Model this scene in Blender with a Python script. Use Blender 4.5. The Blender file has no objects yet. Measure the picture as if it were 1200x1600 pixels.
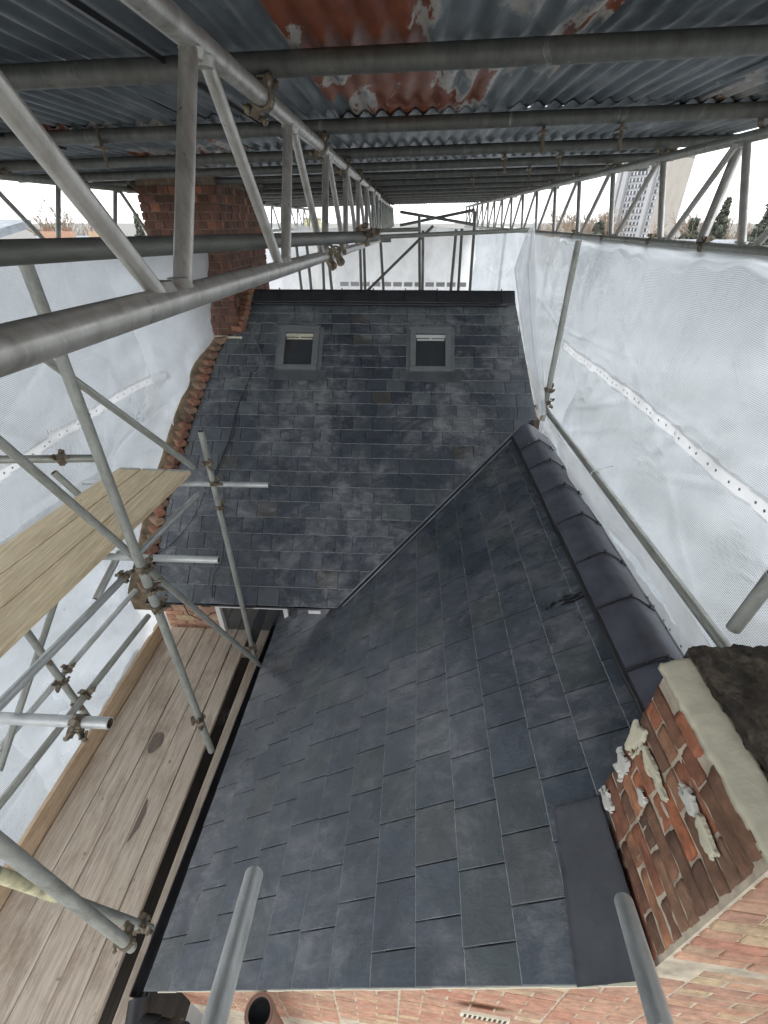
import bpy, bmesh, math, random
from mathutils import Vector, Matrix, noise as mnoise
random.seed(7)
R = math.radians
scene = bpy.context.scene
COL = scene.collection

# ------------------------------------------------------------------ camera
PITCH, YAW, FPX = R(32.9865), R(2.7403), 701.0
FW = Vector((-math.sin(YAW)*math.cos(PITCH), math.cos(YAW)*math.cos(PITCH), -math.sin(PITCH)))
RT = Vector((math.cos(YAW), math.sin(YAW), 0))
UP = RT.cross(FW)
cam_d = bpy.data.cameras.new('camera'); cam = bpy.data.objects.new('camera', cam_d); COL.objects.link(cam)
cam_d.sensor_fit = 'VERTICAL'; cam_d.sensor_height = 36; cam_d.lens = FPX/1600*36
cam_d.clip_start = 0.02; cam_d.clip_end = 3000
m3 = Matrix((RT, UP, -FW)).transposed()
cam.matrix_world = m3.to_4x4()
scene.camera = cam

# ------------------------------------------------------------------ world, sun, exposure
W = bpy.data.worlds.new("World"); scene.world = W; W.use_nodes = True
nt = W.node_tree; nt.nodes.clear()
sky = nt.nodes.new('ShaderNodeTexSky'); sky.sky_type = 'NISHITA'; sky.sun_disc = False
sky.sun_elevation = R(38); sky.sun_rotation = R(200)
mix = nt.nodes.new('ShaderNodeMix'); mix.data_type = 'RGBA'; mix.inputs[0].default_value = 0.88
mix.inputs[7].default_value = (10.6, 10.8, 11.2, 1)        # even cloud cover
bg = nt.nodes.new('ShaderNodeBackground'); bg.inputs[1].default_value = 0.13
wo = nt.nodes.new('ShaderNodeOutputWorld')
nt.links.new(sky.outputs[0], mix.inputs[6]); nt.links.new(mix.outputs[2], bg.inputs[0]); nt.links.new(bg.outputs[0], wo.inputs[0])
sd = bpy.data.lights.new('sun', 'SUN'); sd.energy = 1.0; sd.angle = R(20); sd.color = (1, .985, .96)
sun = bpy.data.objects.new('sun', sd); COL.objects.link(sun); sun.rotation_euler = (R(52), 0, R(160))
vs = scene.view_settings; vs.view_transform = 'Standard'; vs.look = 'None'; vs.exposure = 0.95; vs.gamma = 1
vs.use_curve_mapping = False
scene.render.engine = 'CYCLES'
scene.cycles.max_bounces = 8; scene.cycles.diffuse_bounces = 5; scene.cycles.transparent_max_bounces = 12

# ------------------------------------------------------------------ placing helpers
def ray(x, y): return ((x-600)*RT - (y-800)*UP + FPX*FW)
def atd(x, y, d): return ray(x, y)/FPX*d
def onx(x, y, X): r = ray(x, y); return r*(X/r.x)
def ony(x, y, Y): r = ray(x, y); return r*(Y/r.y)
def onz(x, y, Z): r = ray(x, y); return r*(Z/r.z)

# ------------------------------------------------------------------ materials
def mat(name): 
    m = bpy.data.materials.new(name); m.use_nodes = True; n = m.node_tree
    return m, n, n.nodes['Principled BSDF']
def N(n, t, **k):
    o = n.nodes.new(t)
    for a, b in k.items(): setattr(o, a, b)
    return o
def noise(n, scale, detail=4, vec=None, rough=.55, dist=0):
    o = N(n, 'ShaderNodeTexNoise'); o.inputs['Scale'].default_value = scale; o.inputs['Detail'].default_value = detail
    o.inputs['Roughness'].default_value = rough; o.inputs['Distortion'].default_value = dist
    if vec: n.links.new(vec, o.inputs['Vector'])
    return o.outputs[0]
def ramp(n, fac, stops, const=False):
    o = N(n, 'ShaderNodeValToRGB'); cr = o.color_ramp
    if const: cr.interpolation = 'CONSTANT'
    while len(cr.elements) < len(stops): cr.elements.new(.5)
    for e, (p, c) in zip(cr.elements, stops):
        e.position = p; e.color = (c, c, c, 1) if isinstance(c, (int, float)) else (*c, 1)
    n.links.new(fac, o.inputs[0]); return o.outputs[0]
def mixc(n, fac, a, b, mode='MIX'):
    o = N(n, 'ShaderNodeMix', data_type='RGBA', blend_type=mode)
    for s, v in ((0, fac), (6, a), (7, b)):
        if isinstance(v, (int, float)): o.inputs[s].default_value = v if s == 0 else (v, v, v, 1)
        elif isinstance(v, tuple): o.inputs[s].default_value = (*v, 1)
        else: n.links.new(v, o.inputs[s])
    return o.outputs[2]
def bump(n, b, h, strength=.3, dist=.01):
    o = N(n, 'ShaderNodeBump'); o.inputs['Strength'].default_value = strength; o.inputs['Distance'].default_value = dist
    n.links.new(h, o.inputs['Height']); n.links.new(o.outputs[0], b.inputs['Normal'])
def coords(n, scale=(1, 1, 1), rnd=True, kind='Object'):
    tc = N(n, 'ShaderNodeTexCoord'); mp = N(n, 'ShaderNodeMapping'); mp.inputs['Scale'].default_value = scale
    n.links.new(tc.outputs[kind], mp.inputs['Vector'])
    if rnd:
        oi = N(n, 'ShaderNodeObjectInfo'); ml = N(n, 'ShaderNodeMath', operation='MULTIPLY'); ml.inputs[1].default_value = 57.0
        n.links.new(oi.outputs['Random'], ml.inputs[0]); cx = N(n, 'ShaderNodeCombineXYZ')
        for i in range(3): n.links.new(ml.outputs[0], cx.inputs[i])
        n.links.new(cx.outputs[0], mp.inputs['Location'])
    return mp.outputs[0]
def wcoords(n, scale=(1, 1, 1)):
    g = N(n, 'ShaderNodeNewGeometry'); mp = N(n, 'ShaderNodeMapping'); mp.inputs['Scale'].default_value = scale
    n.links.new(g.outputs['Position'], mp.inputs['Vector']); return mp.outputs[0]
def rnd(n): return N(n, 'ShaderNodeObjectInfo').outputs['Random']

def lerp3(a, b): return a*.6+b*.4
def slate_mat(name, stops, dust, dustcol, edge=False):
    m, n, b = mat(name)
    base = ramp(n, rnd(n), stops, True)
    v = coords(n, (1, 1, 1)); w = wcoords(n)
    mott = ramp(n, noise(n, 7, 8, v, .7, .4), [(.3, .74), (.7, 1.3)])
    c = mixc(n, 1, base, mott, 'MULTIPLY')
    streak = ramp(n, noise(n, 5, 9, coords(n, (1, 2.5, 1)), .78, .5), [(.44, 0), (.6, 1)])
    big = ramp(n, noise(n, 1.3, 9, w, .72, .5), [(.45, .05), (.6, 1)])
    f1 = N(n, 'ShaderNodeMath', operation='MULTIPLY'); n.links.new(streak, f1.inputs[0]); n.links.new(big, f1.inputs[1])
    f2 = N(n, 'ShaderNodeMath', operation='MULTIPLY'); n.links.new(f1.outputs[0], f2.inputs[0]); f2.inputs[1].default_value = dust
    c = mixc(n, f2.outputs[0], c, dustcol)
    f3 = N(n, 'ShaderNodeMath', operation='MULTIPLY'); n.links.new(big, f3.inputs[0]); f3.inputs[1].default_value = dust*.28
    c = mixc(n, f3.outputs[0], c, dustcol)
    fine = ramp(n, noise(n, 42, 3, w, .8), [(.66, 0), (.74, 1)])
    f4 = N(n, 'ShaderNodeMath', operation='MULTIPLY'); n.links.new(fine, f4.inputs[0]); f4.inputs[1].default_value = .22
    c = mixc(n, f4.outputs[0], c, (.22, .23, .24))
    n.links.new(c, b.inputs['Base Color'])
    n.links.new(ramp(n, noise(n, 5, 5, v), [(.3, .2), (.7, .4)]), b.inputs['Roughness']); b.inputs['Specular IOR Level'].default_value = .75
    bump(n, b, noise(n, 16, 8, coords(n, (1, 2.2, 1)), .65, .4), .45, .007)
    return m
NEAR_STOPS = [(p, (lerp3(c[0], .056)*.92, lerp3(c[1], .066)*.97, lerp3(c[2], .083)*.98)) for p, c in [(0, (.052, .064, .084)), (.16, (.062, .074, .094)), (.3, (.044, .055, .074)), (.45, (.058, .069, .086)), (.6, (.05, .066, .082)),
              (.72, (.07, .08, .094)), (.8, (.058, .072, .07)), (.9, (.04, .05, .068)), (.95, (.08, .082, .078)), (.98, (.05, .048, .046))]]
MAIN_STOPS = [(p, (c[0]*1.0, c[1]*1.04, c[2]*1.06)) for p, c in [(0, (.056, .064, .078)), (.2, (.048, .056, .07)), (.4, (.068, .076, .088)), (.55, (.056, .064, .08)), (.7, (.044, .05, .062)),
              (.82, (.08, .09, .1)), (.92, (.094, .108, .112)), (.97, (.072, .066, .062))]]
M = {}
M['slate'] = slate_mat('slate_new', NEAR_STOPS, .5, (.27, .275, .285))
M['slate_old'] = slate_mat('slate_dusty', MAIN_STOPS, .95, (.27, .272, .275))
m, n, b = mat('slate_cut_edge'); n.links.new(ramp(n, noise(n, 30, 4, wcoords(n)), [(.35, (.16, .175, .19)), (.7, (.36, .37, .38))]), b.inputs['Base Color']); b.inputs['Roughness'].default_value = .6; M['slate_edge'] = m

def plain(name, col, rough=.6, metal=0, var=.25, sc=8, bstr=.15):
    m, n, b = mat(name)
    f = ramp(n, noise(n, sc, 6, coords(n)), [(.3, 1-var), (.7, 1+var)])
    n.links.new(mixc(n, 1, col, f, 'MULTIPLY'), b.inputs['Base Color'])
    b.inputs['Roughness'].default_value = rough; b.inputs['Metallic'].default_value = metal
    if bstr: bump(n, b, noise(n, sc*5, 5, coords(n)), bstr, .004)
    return m
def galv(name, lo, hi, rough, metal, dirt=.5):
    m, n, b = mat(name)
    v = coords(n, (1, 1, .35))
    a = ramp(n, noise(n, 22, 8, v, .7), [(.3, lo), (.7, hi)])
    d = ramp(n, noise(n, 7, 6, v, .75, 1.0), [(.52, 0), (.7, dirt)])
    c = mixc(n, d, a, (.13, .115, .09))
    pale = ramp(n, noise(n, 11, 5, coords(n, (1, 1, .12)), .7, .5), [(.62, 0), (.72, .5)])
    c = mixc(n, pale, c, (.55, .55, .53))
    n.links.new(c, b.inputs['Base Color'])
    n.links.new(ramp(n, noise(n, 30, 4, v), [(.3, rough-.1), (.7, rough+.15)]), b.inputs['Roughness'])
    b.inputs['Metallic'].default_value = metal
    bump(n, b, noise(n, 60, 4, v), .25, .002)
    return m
M['galv'] = galv('galvanised_tube', (.27, .28, .25), (.46, .47, .43), .42, .35)
M['galv_pale'] = galv('fresh_galvanised_tube', (.45, .47, .46), (.66, .68, .67), .4, .35, .3)
M['alu'] = galv('aluminium_beam_tube', (.38, .37, .34), (.6, .59, .56), .36, .5, .5)
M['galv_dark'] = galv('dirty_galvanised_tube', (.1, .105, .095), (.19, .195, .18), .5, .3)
M['steel'] = plain('rusty_forged_steel', (.2, .165, .12), .5, .5, .5, 30)
M['tube_inside'] = plain('rusty_tube_inside', (.1, .06, .04), .9)
M['yellow'] = plain('worn_yellow_paint', (.5, .47, .3), .7, 0, .5, 14)
M['black'] = plain('black_upvc', (.03, .03, .033), .32, 0, .3, 8, .05)
M['ridge_black'] = plain('black_ridge_tile', (.04, .042, .046), .35, 0, .3)
M['ridge'] = plain('grey_clay_ridge_tile', (.105, .108, .135), .4, 0, .3, 7, .25)
M['lead'] = plain('lead_sheet', (.165, .175, .195), .36, .0, .25, 5, .3)
M['lead_light'] = plain('new_lead', (.2, .21, .225), .45, 0, .2, 5, .3)
M['frame'] = plain('grey_rooflight_frame', (.22, .235, .24), .4, .1, .1)
M['white'] = plain('white_upvc', (.75, .75, .73), .4, 0, .06)
M['cream_batten'] = plain('cream_verge_strip', (.7, .66, .52), .7, 0, .12)
M['mortar'] = plain('sandy_mortar', (.5, .43, .33), .95, 0, .3, 14, .5)
M['darkwall'] = plain('sooty_shade_mortar', (.2, .15, .11), .95, 0, .4, 14, .5)  # sooty chimney joints; on the side walls the dark stands in for shade
M['cable'] = plain('black_cable', (.015, .015, .016), .5)
M['grey_cable'] = plain('grey_cable', (.2, .22, .23), .5)
M['ground'] = plain('ground_soil', (.16, .155, .14), .95, 0, .4, 1)
M['clay'] = plain('terracotta', (.22, .125, .09), .8, 0, .2)
M['concrete'] = plain('tower_concrete', (.4, .365, .32), .85, 0, .08, .3, 0)
M['concrete_grey'] = plain('tower_panel', (.42, .42, .42), .8, 0, .08, .3, 0)
M['win_white'] = plain('tower_white_panel', (.62, .63, .64), .6, 0, .05, 1, 0)
M['win_dark'] = plain('far_window_glass', (.06, .07, .085), .15, 0, .2, 1, 0)
M['bark'] = plain('bare_tree_bark', (.16, .12, .09), .9, 0, .3, 4, 0)
M['twig'] = plain('bare_twigs', (.3, .24, .18), .9, 0, .3, 4, 0)
M['evergreen'] = plain('evergreen_leaves', (.1, .11, .08), .8, 0, .4, 3, 0)
M['rail_cream'] = plain('cream_cement', (.62, .58, .44), .9, 0, .12, 10, .5)
M['render_white'] = plain('old_white_mortar', (.62, .6, .55), .9, 0, .2, 18, .8)

M['verge_mortar'] = plain('brown_verge_mortar', (.16, .12, .075), .95, 0, .5, 12, .7)
m, n, b = mat('mossy_cement'); v = wcoords(n)
c = ramp(n, noise(n, 12, 10, v, .75, .6), [(.32, (.025, .021, .016)), (.46, (.07, .055, .04)), (.56, (.13, .1, .07)), (.66, (.2, .18, .13)), (.74, (.45, .42, .36))])
n.links.new(c, b.inputs['Base Color']); b.inputs['Roughness'].default_value = .95; bump(n, b, noise(n, 25, 8, v, .8), .9, .03); M['moss'] = m

def brick_mat(name, stops, soot):
    m, n, b = mat(name)
    base = ramp(n, rnd(n), stops)
    v = coords(n); w = wcoords(n)
    c = mixc(n, 1, base, ramp(n, noise(n, 18, 8, v, .7), [(.3, .62), (.7, 1.35)]), 'MULTIPLY')
    c = mixc(n, ramp(n, noise(n, 3.5, 6, w, .7, .8), [(.45, 0), (.72, soot)]), c, (.045, .035, .03))
    c = mixc(n, ramp(n, noise(n, 9, 6, w, .8, 1.2), [(.64, 0), (.7, .75)]), c, (.5, .44, .35))
    n.links.new(c, b.inputs['Base Color']); b.inputs['Roughness'].default_value = .9
    bump(n, b, noise(n, 32, 8, v, .75), .8, .008)
    return m
M['brick'] = brick_mat('weathered_brick', [(0, (.2, .09, .055)), (.25, (.34, .14, .08)), (.42, (.48, .17, .085)), (.5, (.16, .09, .06)), (.7, (.25, .13, .08)), (.85, (.46, .21, .11)), (1, (.24, .15, .1))], .6)
M['brick_pink'] = brick_mat('pale_pink_brick', [(0, (.42, .24, .17)), (.4, (.5, .3, .2)), (.7, (.46, .22, .15)), (.85, (.56, .42, .26)), (1, (.4, .24, .17))], .15)
M['brick_red'] = brick_mat('red_chimney_brick', [(0, (.12, .06, .045)), (.4, (.2, .095, .07)), (.7, (.16, .08, .06)), (.88, (.25, .12, .085)), (1, (.4, .16, .09))], .7)
M['brick_orange'] = brick_mat('orange_brick', [(0, (.34, .17, .11)), (.5, (.4, .18, .11)), (.8, (.26, .16, .11)), (1, (.42, .27, .18))], .7)

def wood(name, a, b_, c_, stain=.6):
    m, n, b = mat(name)
    v = coords(n, (9, .9, 9)); v2 = coords(n, (1, 1, 1))
    c = ramp(n, noise(n, 4, 9, v, .7, .7), [(.28, a), (.5, b_), (.72, c_)])
    st = ramp(n, noise(n, 1.6, 9, coords(n, (2.0, .9, 1)), .74, .3), [(.5, 0), (.66, stain)])
    c = mixc(n, st, c, (a[0]*.6, a[1]*.52, a[2]*.46))
    c = mixc(n, 1, c, ramp(n, noise(n, 30, 6, coords(n, (3.2, .09, 3.2)), .7), [(.3, .7), (.68, 1.2)]), 'MULTIPLY')
    kn = ramp(n, noise(n, 9, 2, coords(n, (2.4, 1.1, 1))), [(.72, 0), (.76, .6)])
    c = mixc(n, kn, c, (.1, .065, .04))
    pale = ramp(n, noise(n, 5, 8, coords(n, (1, .5, 1)), .8), [(.6, 0), (.72, .4)])
    c = mixc(n, pale, c, (.5, .46, .4))
    n.links.new(c, b.inputs['Base Color']); b.inputs['Roughness'].default_value = .85
    bump(n, b, noise(n, 9, 9, v, .75), .5, .004)
    return m
M['board_new'] = wood('pale_scaffold_board', (.6, .46, .28), (.75, .61, .4), (.82, .7, .5), .25)
M['board_old'] = wood('weathered_scaffold_board', (.36, .285, .21), (.5, .42, .335), (.6, .525, .435), .6)
M['board_shade'] = wood('gap_shade_board', (.03, .024, .018), (.045, .036, .028), (.06, .05, .04), .3)  # near-black colour stands in for the shade inside the deck gaps
M['board_tan'] = wood('tan_toe_board', (.42, .29, .18), (.54, .4, .26), (.62, .48, .34), .4)

# corrugated sheets: galvanised with peeling paint and rust
def sheet_mat(name, rust):
    m, n, b = mat(name)
    v = coords(n, (1, .35, 1))
    a = ramp(n, noise(n, 3, 8, v, .7, .6), [(.3, (.1, .125, .145)), (.55, (.19, .22, .24)), (.75, (.34, .36, .37))])
    st = ramp(n, noise(n, 14, 5, coords(n, (1, .08, 1)), .7), [(.55, 0), (.7, .55)])
    c = mixc(n, st, a, (.5, .51, .52))
    dk = ramp(n, noise(n, 9, 6, coords(n, (1, .1, 1)), .7), [(.5, 0), (.7, .6)])
    c = mixc(n, dk, c, (.06, .07, .075))
    if rust:
        tcx = N(n, 'ShaderNodeTexCoord'); sx_ = N(n, 'ShaderNodeSeparateXYZ'); n.links.new(tcx.outputs['Object'], sx_.inputs[0])
        gx = N(n, 'ShaderNodeMapRange'); n.links.new(sx_.outputs[0], gx.inputs[0]); gx.inputs[1].default_value = -.4; gx.inputs[2].default_value = .4
        gx.inputs[3].default_value = .1*min(1, rust*3); gx.inputs[4].default_value = -.12*min(1, rust*3)
        ad = N(n, 'ShaderNodeMath', operation='ADD'); n.links.new(noise(n, 4.5, 9, coords(n, (1, .3, 1)), .62, .35), ad.inputs[0]); n.links.new(gx.outputs[0], ad.inputs[1])
        r_ = ad.outputs[0]
        rc = ramp(n, noise(n, 20, 6, v, .7), [(.3, (.13, .035, .018)), (.6, (.27, .075, .03)), (.8, (.4, .16, .08))])
        lo = .6-rust*.3
        rim = ramp(n, r_, [(lo-.05, 0), (lo, .9)])
        c = mixc(n, rim, c, (.5, .47, .43))
        c = mixc(n, ramp(n, r_, [(lo+.025, 0), (lo+.045, 1)]), c, rc)
    n.links.new(c, b.inputs['Base Color']); b.inputs['Metallic'].default_value = .15 if rust > .3 else .4
    n.links.new(ramp(n, noise(n, 6, 5, v), [(.3, .38), (.7, .68)]), b.inputs['Roughness'])
    bump(n, b, noise(n, 26, 6, v), .35, .006)
    return m
M['sheet'] = sheet_mat('galvanised_sheet', 0)
M['sheet_spot'] = sheet_mat('galvanised_sheet_some_rust', .12)
M['sheet_rust'] = sheet_mat('peeling_rusty_sheet', .42)

def net_mat(name, grid=True, holes=.42, tint=(.7, .75, .81), dif=.35):
    m = bpy.data.materials.new(name); m.use_nodes = True; n = m.node_tree; n.nodes.clear()
    out = N(n, 'ShaderNodeOutputMaterial')
    uv = N(n, 'ShaderNodeUVMap'); sp = N(n, 'ShaderNodeSeparateXYZ'); n.links.new(uv.outputs[0], sp.inputs[0])
    def thread(o, pitch, w):
        a = N(n, 'ShaderNodeMath', operation='MULTIPLY'); n.links.new(o, a.inputs[0]); a.inputs[1].default_value = 1/pitch
        f = N(n, 'ShaderNodeMath', operation='FRACT'); n.links.new(a.outputs[0], f.inputs[0])
        l = N(n, 'ShaderNodeMath', operation='LESS_THAN'); n.links.new(f.outputs[0], l.inputs[0]); l.inputs[1].default_value = w
        return l.outputs[0]
    mx = N(n, 'ShaderNodeMath', operation='MAXIMUM')
    n.links.new(thread(sp.outputs[0], .0092, .42), mx.inputs[0]); n.links.new(thread(sp.outputs[1], .0092, .42), mx.inputs[1])
    tr = N(n, 'ShaderNodeBsdfTransparent'); tl = N(n, 'ShaderNodeBsdfTranslucent'); df = N(n, 'ShaderNodeBsdfDiffuse')
    w = wcoords(n)
    cc = mixc(n, 1, tint, ramp(n, noise(n, 2.2, 7, w, .7, .5), [(.3, .86), (.7, 1.08)]), 'MULTIPLY')
    n.links.new(cc, tl.inputs[0]); n.links.new(cc, df.inputs[0])
    m1 = N(n, 'ShaderNodeMixShader'); m1.inputs[0].default_value = dif
    n.links.new(tl.outputs[0], m1.inputs[1]); n.links.new(df.outputs[0], m1.inputs[2])
    m2 = N(n, 'ShaderNodeMixShader')
    if grid:
        f = N(n, 'ShaderNodeMapRange'); n.links.new(mx.outputs[0], f.inputs[0])
        f.inputs[3].default_value = 1-holes; f.inputs[4].default_value = .97
        n.links.new(f.outputs[0], m2.inputs[0])
    else: m2.inputs[0].default_value = 1-holes
    n.links.new(tr.outputs[0], m2.inputs[1]); n.links.new(m1.outputs[0], m2.inputs[2])
    n.links.new(m2.outputs[0], out.inputs[0])
    return m
M['net'] = net_mat('white_debris_netting', True, .62, (.54, .585, .615))
M['sheeting'] = net_mat('white_polythene_sheeting', False, .2, (.95, .97, .98), .25)
M['flap'] = net_mat('thin_white_sheeting', False, .38, (.93, .95, .97), .3)
M['band'] = net_mat('white_reinforced_band', False, .02, (.74, .75, .75), .4)
m, n, b = mat('dark_glass'); b.inputs['Base Color'].default_value = (.045, .05, .055, 1); b.inputs['Roughness'].default_value = .05; b.inputs['IOR'].default_value = 2.1
bump(n, b, noise(n, 3, 2, coords(n)), .1, .01); M['glass'] = m

# ------------------------------------------------------------------ object helpers
def link(name, me, mt=None, parent=None, loc=None):
    o = bpy.data.objects.new(name, me); COL.objects.link(o)
    if mt is not None and me is not None and not me.materials:
        for q in (mt if isinstance(mt, (list, tuple)) else [mt]): me.materials.append(M[q])
    if parent: o.parent = parent
    if loc is not None: o.location = loc
    return o
def tag(o, label=None, cat=None, group=None, kind=None):
    if label: o['label'] = label
    if cat: o['category'] = cat
    if group: o['group'] = group
    if kind: o['kind'] = kind
    return o
def empty(name, loc, label=None, cat=None, group=None):
    o = bpy.data.objects.new(name, None); COL.objects.link(o); o.location = loc; o.empty_display_size = .1
    return tag(o, label, cat, group)
def mesh(name, verts, faces, smooth=False, uvs=None):
    me = bpy.data.meshes.new(name); me.from_pydata([tuple(v) for v in verts], [], faces); me.update()
    if smooth: me.shade_smooth()
    if uvs:
        l = me.uv_layers.new(name='UVMap')
        for lp in me.loops: l.data[lp.index].uv = uvs[lp.vertex_index]
    return me
def boxmesh(name, sx, sy, sz, bev=0, seg=1, jit=0):
    bm = bmesh.new(); bmesh.ops.create_cube(bm, size=1); bmesh.ops.scale(bm, vec=(sx, sy, sz), verts=bm.verts)
    if bev: bmesh.ops.bevel(bm, geom=bm.edges[:], offset=bev, segments=seg, affect='EDGES')
    if jit:
        for v in bm.verts: v.co += Vector([random.uniform(-jit, jit) for _ in range(3)])
    me = bpy.data.meshes.new(name); bm.to_mesh(me); bm.free(); return me
def hexa(bm, c8):   # c8: bottom 4 then top 4
    v = [bm.verts.new(c) for c in c8]
    for f in ((3, 2, 1, 0), (4, 5, 6, 7), (0, 1, 5, 4), (1, 2, 6, 5), (2, 3, 7, 6), (3, 0, 4, 7)): bm.faces.new([v[i] for i in f])
def bmobj(name, bm, mt, parent=None, smooth=False, loc=None):
    bmesh.ops.recalc_face_normals(bm, faces=bm.faces)
    me = bpy.data.meshes.new(name); bm.to_mesh(me); bm.free()
    if smooth: me.shade_smooth()
    return link(name, me, mt, parent, loc)
def bbox(bm, x0, x1, y0, y1, z0, z1):
    hexa(bm, [(x0, y0, z0), (x1, y0, z0), (x1, y1, z0), (x0, y1, z0), (x0, y0, z1), (x1, y0, z1), (x1, y1, z1), (x0, y1, z1)])
def frame_of(A, B):
    d = (B-A); L = d.length; return d.to_track_quat('Z', 'Y').to_matrix().to_4x4(), L
def add_tube(bm, A, B, r, seg=14, cap=True, r2=None, hollow=False):
    A = Vector(A); B = Vector(B)
    if r2 is None: r2 = r
    rot, L = frame_of(A, B)
    def ring(z, rr): 
        return [bm.verts.new(A + rot @ Vector((rr*math.cos(2*math.pi*i/seg), rr*math.sin(2*math.pi*i/seg), z))) for i in range(seg)]
    a = ring(0, r); b_ = ring(L, r2)
    for i in range(seg): 
        f = bm.faces.new((a[i], a[(i+1) % seg], b_[(i+1) % seg], b_[i])); f.smooth = True
    if cap:
        for rg, z, s in ((a, 0, 1), (b_, L, -1)):
            if hollow:
                q = ring(z, r*.84); w = ring(z+s*.06, r*.84)
                for i in range(seg):
                    j = (i+1) % seg
                    bm.faces.new((rg[i], rg[j], q[j], q[i])); f = bm.faces.new((q[i], q[j], w[j], w[i])); f.material_index = 1
                f = bm.faces.new(w); f.material_index = 1
            else: bm.faces.new(rg)
        for rg in (a, b_):
            for i in range(seg):
                e_ = bm.edges.get((rg[i], rg[(i+1) % seg]))
                if e_: e_.smooth = False
def polytube(bm, pts, r, seg=6):
    pts = [Vector(p) for p in pts]; rings = []
    for i, p in enumerate(pts):
        d = (pts[min(i+1, len(pts)-1)] - pts[max(i-1, 0)]).normalized(); q = d.to_track_quat('Z', 'Y').to_matrix()
        rings.append([bm.verts.new(p + q @ Vector((r*math.cos(2*math.pi*k/seg), r*math.sin(2*math.pi*k/seg), 0))) for k in range(seg)])
    for a, b_ in zip(rings, rings[1:]):
        for k in range(seg):
            f = bm.faces.new((a[k], a[(k+1) % seg], b_[(k+1) % seg], b_[k])); f.smooth = True
    bm.faces.new(rings[0]); bm.faces.new(rings[-1])

# coupler: two clamp bands at right angles with hinge lugs, bolts and flange nuts
def coupler_mesh():
    bm = bmesh.new(); r = .0245
    for s in range(14):
        a0, a1 = 2*math.pi*s/14, 2*math.pi*(s+1)/14; c8 = []
        for w in (-.02, .02):
            for rr, a in ((r, a0), (r+.007, a0), (r+.007, a1), (r, a1)): c8.append((rr*math.cos(a), rr*math.sin(a), w))
        hexa(bm, c8)
    bbox(bm, r, r+.028, -.012, .012, -.014, .014); bbox(bm, -r-.018, -r, -.008, .008, -.014, .014)
    add_tube(bm, (r+.018, -.034, 0), (r+.018, .04, 0), .006, 8); add_tube(bm, (r+.018, .016, 0), (r+.018, .03, 0), .0125, 6)
    add_tube(bm, (r+.018, -.03, 0), (r+.018, -.022, 0), .011, 6)
    # saddle carrying the second, crossing clamp
    bbox(bm, -.018, .018, r+.004, r+.016, -.018, .018)
    for s in range(8):
        a0, a1 = math.pi*(1+s/8), math.pi*(1+(s+1)/8); c8 = []; off = r*2+.016
        for w in (-.018, .018):
            for rr, a in ((r, a0), (r+.007, a0), (r+.007, a1), (r, a1)): c8.append((w, off+rr*math.sin(a), rr*math.cos(a)))
        hexa(bm, c8)
    for sz in (-1, 1): add_tube(bm, (0, r+.006, sz*(r+.014)), (0, r+.05, sz*(r+.014)), .006, 8); add_tube(bm, (0, r+.034, sz*(r+.014)), (0, r+.046, sz*(r+.014)), .012, 6)
    bmesh.ops.recalc_face_normals(bm, faces=bm.faces)
    me = bpy.data.meshes.new('coupler'); bm.to_mesh(me); bm.free(); me.materials.append(M['steel']); return me
COUP = coupler_mesh()
def coupler(p, axis, parent, spin=0.0, scale=1.0):
    o = bpy.data.objects.new('coupler', COUP); COL.objects.link(o); o.parent = parent
    axis = Vector(axis)
    q = axis.to_track_quat('Z', 'Y').to_matrix().to_4x4() @ Matrix.Rotation(spin, 4, 'Z') @ Matrix.Scale(scale, 4)
    o.matrix_parent_inverse = Matrix()
    o.matrix_local = Matrix.Translation(Vector(p)-parent.location) @ q
    return o
def tube(A, B, label, mt='galv', r=.0242, name='scaffold_tube', group=None, coups=(), cat='scaffold tube'):
    A = Vector(A); B = Vector(B)
    rot, L = frame_of(A, B); bm = bmesh.new(); add_tube(bm, (0, 0, 0), (0, 0, L), r, 18, hollow=True)
    bmesh.ops.recalc_face_normals(bm, faces=bm.faces)
    me = bpy.data.meshes.new(name); bm.to_mesh(me); bm.free(); me.materials.append(M[mt]); me.materials.append(M['tube_inside'])
    root = link(name, me, None); root.matrix_world = Matrix.Translation(A) @ rot
    tag(root, label, cat, group)
    for c in coups:      # fraction along, spin[, scale]
        o = bpy.data.objects.new('coupler', COUP); COL.objects.link(o); o.parent = root
        o.matrix_local = Matrix.Translation((0, 0, L*c[0])) @ Matrix.Rotation(c[1], 4, 'Z') @ Matrix.Scale(r/.0242, 4)
    return root

# ================================================================== SETTING: ground
GZ = -9.0
bm = bmesh.new(); bbox(bm, -1500, 1500, -600, 2500, GZ-.5, GZ); g = bmobj('ground', bm, 'ground'); tag(g, kind='structure')

# ================================================================== THE HOUSE
house = empty('house', (0, 4, GZ), 'brick house with two freshly slated dark roofs meeting in a valley', 'house')
HI = Matrix.Translation(house.location).inverted()
def hpart(name, me_or_bm, mt, parent=None, smooth=False):
    """a part of the house, its mesh given in world coordinates"""
    if isinstance(me_or_bm, bmesh.types.BMesh):
        bmesh.ops.recalc_face_normals(me_or_bm, faces=me_or_bm.faces)
        me = bpy.data.meshes.new(name); me_or_bm.to_mesh(me); me_or_bm.free()
        if smooth: me.shade_smooth()
    else: me = me_or_bm
    o = link(name, me, mt, parent or house)
    if parent is None: o.location = -house.location
    return o
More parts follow.
